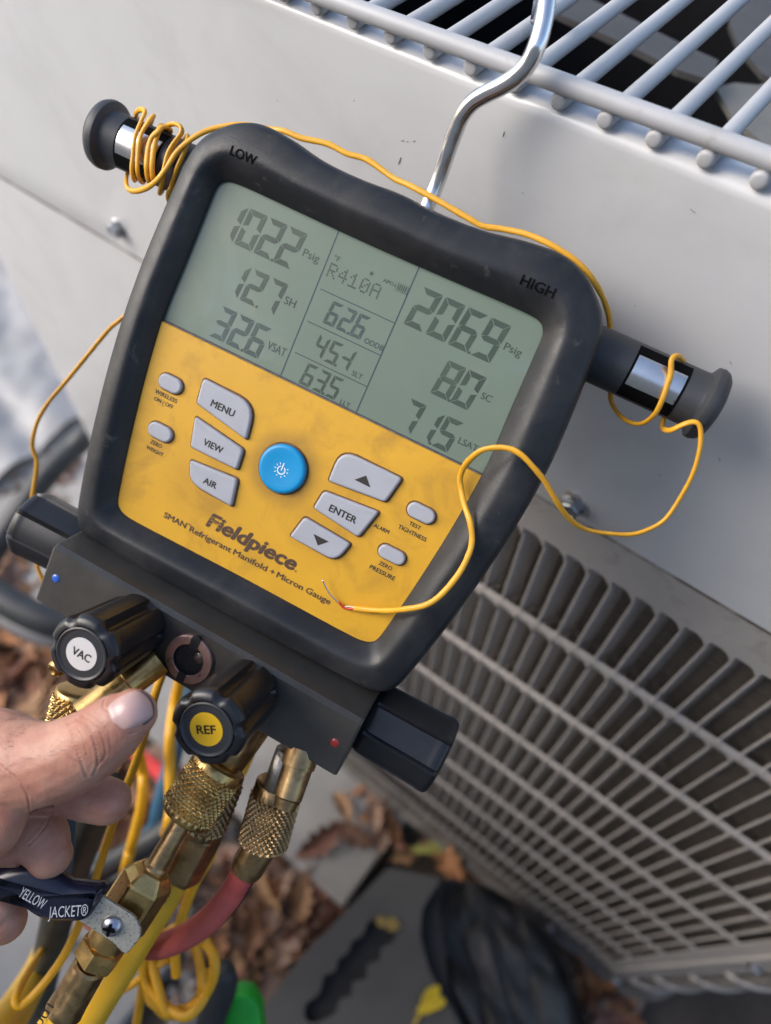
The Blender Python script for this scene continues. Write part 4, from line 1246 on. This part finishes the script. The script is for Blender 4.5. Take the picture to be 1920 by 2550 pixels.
run1 = [(882, 1515, 1.3), (920, 1519, 1.8), (965, 1521, 4.5), (1010, 1517, 8.5), (1060, 1507, 9.6), (1098, 1482, 9.4), (1140, 1433, 8.6), (1166, 1385, 8.0), (1176, 1345, 7.4), (1171, 1300, 7.0), (1157, 1258, 4.6), (1148, 1215, 3.2), (1146, 1190, 3.6), (1156, 1163, 5.4), (1176, 1139, 8.4), (1202, 1121, 10.4), (1235, 1115, 11.2), (1270, 1118, 11.8), (1300, 1134, 12.0), (1330, 1165, 11), (1356, 1197, 9), (1379, 1236, 6), (1402, 1272, 2), (1430, 1302, -3), (1462, 1319, -7), (1510, 1328, -10), (1570, 1331, -12), (1612, 1320, -13), (1655, 1295, -13), (1692, 1244, -12), (1726, 1180, -10), (1743, 1120, -8.5), (1746, 1078, -8), (1740, 1056, -7.5), (1724, 1051, -7.5), (1700, 1058, -8), (1672, 1071, -10), (1656, 1070, -14), (1650, 1058, -22), (1664, 1000, -29), (1690, 940, -28), (1704, 908, -19), (1697, 892, -13), (1685, 887, -9.5), (1673, 897, -7.8), (1671, 930, -7.8), (1662, 962, -7.9), (1648, 1000, -8.2), (1632, 1030, -10), (1606, 1052, -14), (1580, 1055, -18), (1550, 1040, -22), (1528, 1012, -26), (1521, 985, -29), (1522, 900, -30), (1521, 840, -28), (1517, 790, -22), (1508, 757, -16), (1496, 730, -11), (1480, 702, -7), (1461, 676, -5), (1421, 640, -4), (1363, 605, -4), (1306, 582, -5), (1248, 570, -6), (1202, 563, -6), (1162, 541, -6), (1075, 491, -7), (1018, 461, -8), (979, 443, -9), (915, 398, -10), (865, 383, -10), (815, 358, -10), (751, 344, -10), (706, 326, -10), (669, 321, -11), (620, 312, -12), (575, 312, -11), (526, 322, -10), (485, 341, -8.5), (444, 374, -7.6), (416, 416, -7.2), (391, 449, -7.6), (363, 469, -9), (334, 476, -11), (319, 470, -12), (314, 454, -14), (318, 430, -22), (335, 360, -28.5), (342, 300, -24), (338, 286, -17), (345, 275, -12), (354, 273, -10), (361, 280, -8.6), (352, 301, -7.8), (337, 338, -7.4), (331, 383, -7.4), (328, 424, -8), (334, 448, -12), (345, 430, -24), (362, 350, -29), (378, 300, -20), (382, 289, -12), (378, 293, -8.6), (367, 307, -7.6), (350, 338, -7.4), (343, 383, -7.4), (342, 424, -8), (348, 448, -12), (358, 450, -18), (375, 400, -28), (410, 340, -26), (425, 326, -17), (417, 317, -10), (404, 317, -8), (394, 327, -7), (376, 345, -7.2), (367, 383, -7.4), (365, 424, -8), (372, 455, -13), (385, 440, -24), (398, 370, -29), (404, 322, -18), (401, 313, -10), (391, 338, -7.8), (383, 373, -7.4), (379, 413, -7.4), (382, 446, -10), (392, 450, -20), (408, 400, -29), (414, 330, -20), (418, 313, -11), (436, 309, -9), (450, 316, -8), (452, 331, -7.6), (433, 358, -7.4), (418, 387, -7.4), (409, 424, -7.6), (399, 478, -11), (405, 470, -20), (430, 400, -29), (462, 345, -20), (468, 343, -12), (458, 380, -9), (440, 424, -9), (428, 464, -12), (419, 493, -14), (440, 545, -30), (425, 640, -40), (372, 735, -44), (300, 796, -42), (271, 821, -44), (217, 886, -44), (163, 952, -44), (122, 1000, -43), (95, 1046, -42), (82, 1090, -42), (82, 1118, -43), (91, 1146, -44), (90, 1177, -44), (87, 1197, -44), (80, 1246, -44), (80, 1320, -44), (92, 1403, -44), (104, 1437, -45), (135, 1500, -46), (220, 1540, -40), (330, 1540, -34)]
def wire_pt(px, py, z):
    if 850 < px < 1400 and py > 1080:
        o_, d_ = MW[g].inverted() @ Vector((0, 0, HEIGHT * .001)), dvl(px, py, 0)
        o_ = o_ * 1000
        h = bvh.ray_cast(o_, (d_ - o_).normalized())
        if h[0]:
            z = max(z, (h[0] + h[1] * .9 * (1 if h[1].z > 0 else -1)).z)
        elif z < 2:
            pass
    return dvw(px, py, z)
P = catmull([wire_pt(*p) for p in run1], 5)
mesh_obj('insulation', *tube(P, .00095, 10, True, .74, .14), wire_y, tw, True)

# ================================================================== HAND
def chain_mesh(parts):
    """a chain of (px, py, depth, radius px) grown into a tapering limb, rounded at both ends"""
    pts = [at(p[0], p[1], p[2]) for p in parts]
    rad = [p[3] * p[2] / FOC * .001 for p in parts]
    P = catmull(pts, 6)
    Rr = []
    n = len(parts)
    for i in range(n - 1):
        for k in range(6):
            t = k / 6
            Rr.append(rad[i] * (1 - t) + rad[i + 1] * t)
    Rr.append(rad[-1])
    def cap(p, d, r):
        return [(p + d * r * math.sin(q), max(r * math.cos(q), r * .03)) for q in [k * pi / 2 / 6 for k in range(1, 7)]]
    d0, d1 = (P[0] - P[1]).normalized(), (P[-1] - P[-2]).normalized()
    a = cap(P[0], d0, Rr[0])[::-1]
    e = cap(P[-1], d1, Rr[-1])
    PP = [x[0] for x in a] + P + [x[0] for x in e]
    RR = [x[1] for x in a] + Rr + [x[1] for x in e]
    return tube(PP, RR, 20)
chains = [
    [(330, 1776, 205, 61), (290, 1806, 206, 80), (228, 1853, 209, 91), (170, 1885, 211, 99), (110, 1902, 213, 103), (50, 1905, 216, 116), (-30, 1900, 222, 135), (-130, 1910, 232, 165)],   # thumb
    [(268, 1994, 229, 58), (225, 1985, 230, 60), (165, 1965, 232, 64), (80, 1950, 234, 78), (-40, 1960, 236, 90)],                                        # index finger
    [(122, 2128, 233, 56), (100, 2090, 234, 72), (60, 2070, 236, 84), (-20, 2060, 238, 92), (-120, 2060, 240, 96)],                                       # middle finger
    [(22, 1975, 210, 48), (18, 2030, 212, 50), (-6, 2085, 216, 46), (-60, 2120, 222, 60)],                                                                # knuckle of the index finger
    [(6, 2290, 238, 58), (-20, 2270, 238, 76), (-90, 2240, 240, 84), (-180, 2200, 242, 92)],                                                              # ring finger
    [(-60, 2420, 246, 50), (-100, 2390, 246, 62), (-170, 2350, 246, 70), (-240, 2280, 246, 80)],                                                          # little finger
    [(-130, 1930, 236, 170), (-200, 2030, 240, 200), (-260, 2120, 244, 200)],                                                                             # palm
    [(-230, 2050, 240, 215), (-420, 2120, 246, 205), (-620, 2200, 256, 185), (-900, 2300, 270, 190)],                                                     # wrist and forearm
]
HV, HF = join(*[chain_mesh(c) for c in chains])
me = bpy.data.meshes.new('person')
me.from_pydata([tuple(v) for v in HV], [], HF)
tmp = bpy.data.objects.new('person', me)
COL.objects.link(tmp)
rm = tmp.modifiers.new('r', 'REMESH')
rm.mode = 'VOXEL'
rm.voxel_size = .00042
sm = tmp.modifiers.new('s', 'SMOOTH')
sm.factor = .5
sm.iterations = 16
bpy.context.view_layer.update()
me2 = bpy.data.meshes.new_from_object(tmp.evaluated_get(bpy.context.evaluated_depsgraph_get()))
bpy.data.objects.remove(tmp)

def to_px(w):
    v = w - Vector((0, 0, HEIGHT * .001))
    r = cam.matrix_world.to_3x3().transposed() @ v
    z = -r.z
    return CX + FOC * r.x / z, CY - FOC * r.y / z, z * 1000
# creases over the thumb's joint and the folds where the digits bend: grooves along short surveyed lines
grooves = []
def groove(pts, w, dep):
    P_ = catmull([Vector((x, y)) for x, y in pts], 6)
    grooves.append((P_, w, dep, min(p.x for p in P_) - 4 * w, max(p.x for p in P_) + 4 * w, min(p.y for p in P_) - 4 * w, max(p.y for p in P_) + 4 * w))
for pts, w, dp in (([(190, 1790), (214, 1806), (236, 1850), (243, 1900), (232, 1930)], 4.5, .75), ([(205, 1783), (232, 1800), (256, 1840), (262, 1880), (244, 1905)], 4, .6),
                   ([(182, 1808), (200, 1830), (214, 1866), (216, 1880)], 3.5, .45), ([(222, 1775), (255, 1800), (272, 1830), (276, 1862)], 3.5, .4), ([(172, 1800), (186, 1850), (205, 1905), (216, 1935)], 5, .5),
                   ([(246, 1762), (276, 1796), (292, 1830), (294, 1850)], 3, .25), ([(176, 1796), (192, 1796), (206, 1802)], 3, .3), ([(150, 1795), (160, 1850), (175, 1900)], 4, .2),
                   ([(0, 1905), (30, 1928), (56, 1958), (72, 1992), (73, 2024)], 4, .6), ([(72, 2024), (100, 2012), (132, 2006)], 4, .8),
                   ([(70, 2105), (95, 2080), (118, 2050), (130, 2020)], 3.5, .45), ([(72, 2125), (82, 2137), (92, 2142)], 2.5, .45), ([(108, 2122), (132, 2108), (148, 2078), (140, 2050)], 3, .35),
                   ([(262, 1742), (256, 1757), (263, 1768), (285, 1796), (308, 1824), (332, 1826)], 3, .5), ([(332, 1826), (360, 1812), (380, 1790), (388, 1765)], 2.5, .3)):
    groove(pts, w * .62, dp * .8)
nrm_ = [v.normal.copy() for v in me2.vertices]
back_ = cam_dir(Vector((0, 0, -1)))
for v, nv_ in zip(me2.vertices, nrm_):
    facing = nv_.dot(back_)
    x, y, z = to_px(v.co)
    off = noise.noise(v.co * 160) * .00025 + noise.noise(v.co * 420) * .00008
    if facing > .05 and z < 260 and x > -30:
        for P_, w, dep, x0, x1, y0, y1 in grooves:
            if x0 < x < x1 and y0 < y < y1:
                d2 = min((p.x - x) ** 2 + (p.y - y) ** 2 for p in P_)
                if d2 < 16 * w * w:
                    k = d2 / (w * w)
                    off += .001 * dep * (-math.exp(-k) + .28 * math.exp(-(math.sqrt(k) - 2.1) ** 2))
    v.co += nv_ * off
me2.name = 'person'
for p in me2.polygons:
    p.use_smooth = True
me2.materials.clear()
me2.materials.append(skin)
hand = bpy.data.objects.new('person', me2)
link(hand)
tag(hand, 'bare hand of a person lifting the gauge, thumb up below the VAC knob', 'person')
hb = BVHTree.FromPolygons([tuple(v.co) for v in me2.vertices], [tuple(p.vertices) for p in me2.polygons])
o_cam = Vector((0, 0, HEIGHT * .001))
# thumb nail: follows the thumb's surface, standing a little proud of it, with a rim of dirt
nb0, nb1, nt0, nt1 = Vector((259, 1757)), Vector((312, 1826)), Vector((342, 1708)), Vector((392, 1786))
V, DV = [], []
NU, NV_ = 16, 16
def nail_uv(u, w):
    p = nb0.lerp(nb1, w).lerp(nt0.lerp(nt1, w), u)
    ax_ = Vector((.87, -.49))
    p += ax_ * (13 * (1 - (2 * w - 1) ** 2) * (u - .35) * 1.2)
    c_ = Vector((326, 1768))
    sq = max(abs(2 * u - 1), abs(2 * w - 1))
    rr = math.hypot(2 * u - 1, 2 * w - 1)
    k = 1 - .16 * max(0, rr - 1) / .414
    return c_ + (p - c_) * k
def hit(px, py):
    d_ = (at(px, py, 200) - o_cam).normalized()
    h = hb.ray_cast(o_cam, d_)
    return h
cen = hit(326, 1768)
for i in range(NU + 1):
    for j in range(NV_ + 1):
        q = nail_uv(i / NU, j / NV_)
        h = hit(q.x, q.y)
        p, nn_ = (h[0], h[1]) if h[0] else (at(q.x, q.y, 202), back_)
        e = max(abs(2 * i / NU - 1), abs(2 * j / NV_ - 1))
        V.append(p + nn_ * (.00055 * (1 - e ** 6) - .00012) + back_ * .0002)
F = [(i * (NV_ + 1) + j, i * (NV_ + 1) + j + 1, (i + 1) * (NV_ + 1) + j + 1, (i + 1) * (NV_ + 1) + j) for i in range(NU) for j in range(NV_)]
mesh_obj('thumb_nail', V, F, nail, hand, True)
rim = [V[i * (NV_ + 1) + j] + back_ * .0001 for i, j in [(NU, j) for j in range(2, NV_ + 1)] + [(i, NV_) for i in range(NU - 1, NU // 2, -1)]]
mesh_obj('nail_dirt', *tube(rim, .0004, 6), nail_dirt, hand, True)
# fine hairs on the back of the thumb
V, F = [], []
for i in range(90):
    px, py = random.uniform(5, 170), random.uniform(1790, 1890)
    h = hit(px, py)
    if not h[0]:
        continue
    t0 = cam_dir(Vector((random.uniform(.5, 1), random.uniform(-.1, .7), 0))).normalized()
    ln = random.uniform(.002, .0045)
    p0_ = h[0]
    V_, F_ = tube([p0_, p0_ + t0 * ln * .5 + h[1] * .0005, p0_ + t0 * ln + h[1] * .0004], [.00005, .00004, .00002], 4, False)
    V, F = join((V, F), (V_, F_))
hr = mesh_obj('hair', V, F, M('dark hair', (.07, .04, .025), .5), hand, True)
hr['kind'] = 'stuff'

# ================================================================== ON THE GROUND
# a flat charcoal bag: stiff handle panel with a finger slot, and loose black cloth beside it
bg = thing('tool_bag', W(0, 60, 1160), 'charcoal tool bag with a stiff handle panel and loose black cloth, standing by the unit', 'bag')
BD = 920.
outer = [(967, 2160), (1100, 2188), (1052, 2262), (1046, 2330), (1070, 2420), (1100, 2470), (1150, 2560), (1180, 2680), (620, 2680), (652, 2550), (660, 2500), (750, 2384), (860, 2270)]
slot = [(952, 2290), (985, 2312), (980, 2345), (950, 2360), (945, 2392), (915, 2402), (912, 2436), (878, 2446), (876, 2480), (846, 2488), (838, 2520), (806, 2540), (776, 2548), (758, 2532), (762, 2500), (786, 2482), (800, 2462), (806, 2430), (836, 2418), (842, 2388), (866, 2374), (876, 2344), (902, 2330), (914, 2300), (930, 2288)]
def lvl(pts, d):
    return [on_level(x, y, d) for x, y in pts]
ocp = [Vector(p) for p in round_poly(outer, 12, 2)]
scp = [Vector(p) for p in catmull([Vector(p) for p in slot], 2, True)]
def panel_with_slot():
    bm = bmesh.new()
    ov = [bm.verts.new(on_level(p.x, p.y, BD)) for p in ocp]
    sv = [bm.verts.new(on_level(p.x, p.y, BD)) for p in scp]
    ed = [bm.edges.new((ov[i], ov[(i + 1) % len(ov)])) for i in range(len(ov))] + [bm.edges.new((sv[i], sv[(i + 1) % len(sv)])) for i in range(len(sv))]
    bmesh.ops.triangle_fill(bm, edges=ed, use_beauty=True)
    ex = bmesh.ops.extrude_face_region(bm, geom=list(bm.faces))
    for v in [q for q in ex['geom'] if isinstance(q, bmesh.types.BMVert)]:
        v.co.z -= .006
    bm.verts.index_update()
    V = [v.co.copy() for v in bm.verts]
    F = [tuple(v.index for v in f.verts) for f in bm.faces]
    bm.free()
    return V, F
mesh_obj('handle_panel', *panel_with_slot(), bag_m, bg, False)
# bag body under the panel
BP = lvl([(990, 2190), (1090, 2205), (1120, 2480), (1160, 2680), (660, 2680), (690, 2520)], BD + 14)
n_ = len(BP)
mesh_obj('bag_body', BP + [Vector((p.x, p.y, .004)) for p in BP], [tuple(range(n_))] + [(i, (i + 1) % n_, n_ + (i + 1) % n_, n_ + i) for i in range(n_)], bag_bl, bg, False)
left_c = catmull([Vector((1085, 2185)), Vector((1050, 2262)), Vector((1050, 2340)), Vector((1080, 2430)), Vector((1150, 2560)), Vector((1200, 2700))], 12)
right_c = catmull([Vector((1200, 2200)), Vector((1290, 2250)), Vector((1370, 2330)), Vector((1420, 2420)), Vector((1460, 2540)), Vector((1480, 2700))], 12)
def cloth(u, v):
    i = v * (len(left_c) - 1)
    k = min(int(i), len(left_c) - 2)
    f = i - k
    l, r = left_c[k].lerp(left_c[k + 1], f), right_c[k].lerp(right_c[k + 1], f)
    p = l.lerp(r, u)
    x = u * 9 + .8 * math.sin(v * 4) + 1.2 * noise.noise(Vector((u * 2, v * 2, 4)))
    q = Vector((u * 3.2 + .7 * v, v * 2.2, 1.5))
    w_ = noise.noise(q * 1.3) * 1.2
    f1 = noise.noise(Vector((u * 2.6 + .5 * math.sin(v * 3), v * 1.5, 2.2)))
    f2 = noise.noise(Vector((u * 5 + v * 2.5, v * 3.2, 5.)))
    fold = 34 * math.exp(-(f1 / .3) ** 2) + 12 * math.exp(-(f2 / .2) ** 2) + 14 * noise.noise(q * 2.5)
    return on_level(p.x, p.y, 935 + 95 * u ** 1.4 + fold * (1 if .02 < u else .3))
V, F = grid(110, 100, cloth)
cl = mesh_obj('cloth', V, F, M('dark grey cloth', (.065, .06, .056), .75, var=.25, vscale=30, bump=.2, bscale=800), bg, True)
sol = cl.modifiers.new('thick', 'SOLIDIFY')
sol.thickness = .003
# the rest of the cloth falls to the ground
edge_w = [on_level(p.x, p.y, 1030) for p in right_c]
V = [p for p in edge_w] + [Vector((p.x + .03, p.y + .01, .003)) for p in edge_w]
mesh_obj('cloth_side', V, [(i, i + 1, len(edge_w) + i + 1, len(edge_w) + i) for i in range(len(edge_w) - 1)], bag_bl, bg, True)

# leaf shapes
def leaf_mesh(L_, Wd, lobes, curl, seed, kind='oak'):
    rnd = random.Random(seed)
    n = 22
    V, F = [], []
    for i in range(n + 1):
        t = i / n
        prof = math.sin(pi * min(1, t * 1.02)) ** .7
        lob = (.42 + .58 * abs(math.sin(t * pi * lobes + .6)) ** .8) if kind == 'oak' else 1
        w = Wd * .5 * prof * lob * (1 + .15 * rnd.uniform(-1, 1)) + Wd * .015
        for k, s in enumerate((-1, -.5, 0, .5, 1)):
            z = curl * (s * s) * w * .9 + curl * .3 * L_ * math.sin(pi * t + rnd.uniform(0, .1)) * .4 + .03 * Wd * math.sin(t * 9 + seed + s * 2)
            V.append(Vector(((t - .5) * L_, s * w * (1 + .04 * rnd.uniform(-1, 1)), z)))
    for i in range(n):
        for k in range(4):
            F.append((i * 5 + k, i * 5 + k + 1, (i + 1) * 5 + k + 1, (i + 1) * 5 + k))
    o = len(V)
    V += [Vector((-.5 * L_ - .22 * L_, .01 * L_, .02 * L_)), Vector((-.5 * L_, .012 * L_, 0)), Vector((-.5 * L_, -.012 * L_, 0))]
    F.append((o, o + 1, o + 2))
    return V, F
LEAFC = [(.25, .12, .06), (.34, .15, .06), (.19, .1, .065), (.36, .2, .1), (.13, .08, .06), (.32, .2, .14), (.23, .1, .065)]
leaf_mats = [M('dry leaf %d' % i, c, .7, var=.3, vscale=60, bump=.3, bscale=200) for i, c in enumerate(LEAFC)]
def put_leaf(px, py, d, L_, rot, tilt, seed, mat, kind='oak', curl=.5, lobes=4):
    V, F = leaf_mesh(L_ * .001, L_ * .5 * .001, lobes, curl, seed, kind)
    m_ = Matrix.Translation(on_level(px, py, d)) @ Matrix.Rotation(rot, 4, 'Z') @ Matrix.Rotation(tilt[0], 4, 'X') @ Matrix.Rotation(tilt[1], 4, 'Y')
    return [m_ @ v for v in V], F
G_L = 'dry fallen leaves on the ground'
singles = [
    (795, 2090, 1131, 120, 1.35, (.5, -.2), leaf_mats[6], 'tall curled red brown oak leaf standing on the concrete pad', 5),
    (880, 2075, 1133, 105, .2, (.3, .1), leaf_mats[2], 'dark brown curled leaf lying next to the unit base', 4),
    (925, 2030, 1133, 60, 1.0, (.2, .2), leaf_mats[1], 'small orange leaf beside the base rail', 3),
    (1120, 2140, 1134, 115, -.5, (.4, 0), leaf_mats[1], 'long orange leaf against the base rail above the bag', 4),
    (1010, 2130, 1134, 70, .9, (.2, .3), leaf_mats[3], 'tan leaf above the top edge of the bag', 3),
    (690, 2210, 1150, 90, .6, (.3, .2), leaf_mats[1], 'rust coloured leaf at the slab edge right of the red hose', 4),
    (670, 2280, 1150, 95, 2.2, (.2, .3), leaf_mats[5], 'pinkish brown leaf left of the bag', 5),
    (740, 2320, 1150, 90, 1.1, (.4, .2), leaf_mats[6], 'reddish leaf touching the bag edge', 4),
    (600, 2420, 1150, 90, -.6, (.3, .1), leaf_mats[3], 'tan leaf left of the bag near the bottom', 4),
    (700, 2395, 1150, 80, .1, (.1, .3), leaf_mats[3], 'pale tan curled leaf beside the middle of the bag edge', 3),
    (640, 2330, 1150, 70, 1.8, (.2, .4), leaf_mats[0], 'small brown leaf among pebbles left of the bag', 4),
    (850, 2010, 1133, 80, 2.6, (.3, .3), leaf_mats[3], 'tan leaf on the pad below the valve block', 4),
    (950, 2080, 1134, 80, 2.0, (.2, .2), leaf_mats[5], 'pale brown leaf on the pad near the base rail', 4),
]
for px, py, d, L_, rot, tilt, mt, lab, lb in singles:
    V, F = put_leaf(px, py, d, L_ * .66, rot, tilt, int(px), mt, 'oak', .6, lb)
    tag(mesh_obj('fallen_leaf', V, F, mt, None, True), lab, 'leaf', G_L)
V, F = leaf_mesh(.085, .014, 3, .3, 3, 'long')
m_ = Matrix.Translation(on_level(1078, 2112, 1132)) @ Matrix.Rotation(.75, 4, 'Z')
tag(mesh_obj('fallen_leaf', [m_ @ v for v in V], F, M('yellow green leaf', (.3, .29, .07), .6, var=.2), None, True), 'narrow yellow green leaf above the bag', 'leaf', G_L)
for px, py, L_, r, lab in ((968, 2300, 30, .4, 'dull yellow leaf lying at the end of the bag handle slot'),):
    V, F = put_leaf(px, py, BD - 4, L_, r, (.1, .1), 11, yel_bright, 'oak', .2, 2)
    tag(mesh_obj('fallen_leaf', V, F, M('dull yellow leaf', (.26, .17, .04), .7, var=.3, vscale=90), None, True), lab, 'leaf', G_L)
V, F = [], []
for px, py, L_, r in ((1073, 2478, 26, 1.3), (1082, 2497, 25, .7), (1062, 2508, 22, 1.0), (1075, 2492, 20, 1.9)):
    V, F = join((V, F), put_leaf(px, py, BD - 4, L_, r, (.1, .1), 11, yel_bright, 'long', .3, 2))
V, F = join((V, F), tube([on_level(1058, 2515, BD - 3), on_level(1040, 2535, BD - 3), on_level(1030, 2560, BD - 3)], .0012, 6))
tag(mesh_obj('yellow_sprig', V, F, yel_bright, None, True), 'small bright yellow sprig of leaves on the bag panel', 'leaf sprig')

# leaf litter and pebbles that nobody could count
def scatter_leaves(n, region, lo, hi, dmin, dmax, seed):
    rnd = random.Random(seed)
    V, F, fm = [], [], []
    for i in range(n):
        px, py = region(rnd)
        q = put_leaf(px, py, rnd.uniform(dmin, dmax), rnd.uniform(lo, hi), rnd.uniform(0, 6.3), (rnd.uniform(-.7, .7), rnd.uniform(-.5, .5)), i, None, 'oak', rnd.uniform(-.2, .9), rnd.choice((3, 4, 5)))
        V, F0 = V + q[0], q[1]
        o = len(V) - len(q[0])
        F += [tuple(k + o for k in f) for f in F0]
        fm += [rnd.randrange(len(leaf_mats))] * len(F0)
    return V, F, fm
def poly_region(pts):
    xs, ys = [p[0] for p in pts], [p[1] for p in pts]
    def inside(x, y):
        c = False
        for i in range(len(pts)):
            x0, y0 = pts[i - 1]
            x1, y1 = pts[i]
            if (y0 > y) != (y1 > y) and x < (x1 - x0) * (y - y0) / (y1 - y0) + x0:
                c = not c
        return c
    def f(rnd):
        while True:
            x, y = rnd.uniform(min(xs), max(xs)), rnd.uniform(min(ys), max(ys))
            if inside(x, y):
                return x, y
    return f
LV, LF, LM = [], [], []
for n, reg, lo, hi, d0, d1, sd_ in ((85, [(480, 2080), (700, 2130), (850, 2260), (760, 2380), (660, 2500), (560, 2560), (470, 2400), (440, 2200)], 40, 80, 1145, 1168, 1),
                                    (130, [(-60, 1380), (60, 1320), (230, 1420), (240, 1700), (160, 1800), (-60, 1820)], 60, 110, 1140, 1170, 2),
                                    (40, [(60, 1180), (240, 1120), (230, 1300), (0, 1330)], 60, 110, 1150, 1170, 3),
                                    (13, [(880, 1920), (1100, 2100), (1180, 2160), (1000, 2130), (930, 2040)], 28, 55, 1128, 1138, 4),
                                    (50, [(250, 1880), (480, 1880), (470, 2100), (240, 2200)], 55, 100, 1140, 1168, 5),
                                    (60, [(1150, 2180), (1350, 2280), (1600, 2560), (1450, 2560), (1200, 2260)], 60, 110, 1140, 1165, 6)):
    v_, f_, m_ = scatter_leaves(n, poly_region(reg), lo, hi, d0, d1, sd_)
    o = len(LV)
    LV += v_
    LF += [tuple(k + o for k in f) for f in f_]
    LM += m_
tag(mesh_obj('leaf_litter', LV, LF, None, None, True, mats=leaf_mats, fmat=LM), 'brown dry leaf litter covering the soil round the pad', 'leaf litter', kind='stuff')
peb_m = [M('pebble %d' % i, c, .8, var=.2, vscale=80) for i, c in enumerate([(.22, .2, .18), (.36, .33, .3), (.13, .12, .11), (.28, .19, .15)])]
PV, PF, PM = [], [], []
rnd = random.Random(5)
ico = bmesh.new()
bmesh.ops.create_icosphere(ico, subdivisions=1, radius=1)
ico.verts.index_update()
IV, IF = [v.co.copy() for v in ico.verts], [tuple(v.index for v in f.verts) for f in ico.faces]
ico.free()
for reg, n in (([(430, 2000), (700, 2110), (860, 2260), (650, 2560), (430, 2560), (380, 2200)], 420), ([(-60, 1380), (240, 1350), (240, 1800), (-60, 1850)], 260)):
    rg = poly_region(reg)
    for i in range(n):
        px, py = rg(rnd)
        c = on_level(px, py, 1172)
        r = rnd.uniform(.006, .016)
        sc = Vector((rnd.uniform(.7, 1.3), rnd.uniform(.7, 1.3), rnd.uniform(.5, .9))) * r
        o = len(PV)
        PV += [c + Vector((v.x * sc.x, v.y * sc.y, v.z * sc.z)) * rnd.uniform(.9, 1.1) for v in IV]
        PF += [tuple(k + o for k in f) for f in IF]
        PM += [rnd.randrange(4)] * len(IF)
tag(mesh_obj('pebbles', PV, PF, None, None, True, mats=peb_m, fmat=PM), 'mixed grey and brown pebbles in the soil', 'pebbles', kind='stuff')

# pale crinkled sheet on the ground to the left
def sheet_pt(u, v):
    a, n_ = -2900 + 1870 * u, -100 + 2400 * v
    h = 14 * math.sin((a * .55 + n_) * .022 + 2 * noise.noise(Vector((a, n_, 0)) * .004)) + 26 * noise.noise(Vector((a, n_, 7)) * .006) + 9 * noise.noise(Vector((a, n_, 3)) * .02)
    return W(a + 60 * noise.noise(Vector((0, n_ * .004, 1))), n_, 1135 - abs(h))
V, F = grid(150, 150, sheet_pt)
tag(mesh_obj('plastic_sheet', V, F, sheet_m, None, True), 'pale blue grey crinkled sheet spread on the ground left of the unit', 'sheet')

# green clamp with a black grip at the bottom
cl_t = thing('spring_clamp', at(590, 2520, 430), 'bright green and black clamp at the bottom beside the yellow coil', 'clamp')
mesh_obj('jaw', *bevelled(face_plate_prism([(545, 2500), (585, 2478), (625, 2482), (648, 2520), (655, 2600), (520, 2600)], 430, 16, 3, [14, 14, 14, 14, 4, 4]), .0001, 1), green, cl_t, True, auto=.6)
mesh_obj('grip', *tube(catmull([at(556, 2415, 400), at(556, 2445, 405), at(548, 2480, 410), at(530, 2530, 418), at(505, 2600, 428)], 6), [.006 + .0022 * min(1, i / 6) for i in range(25)], 20), hose_dk, cl_t, True)
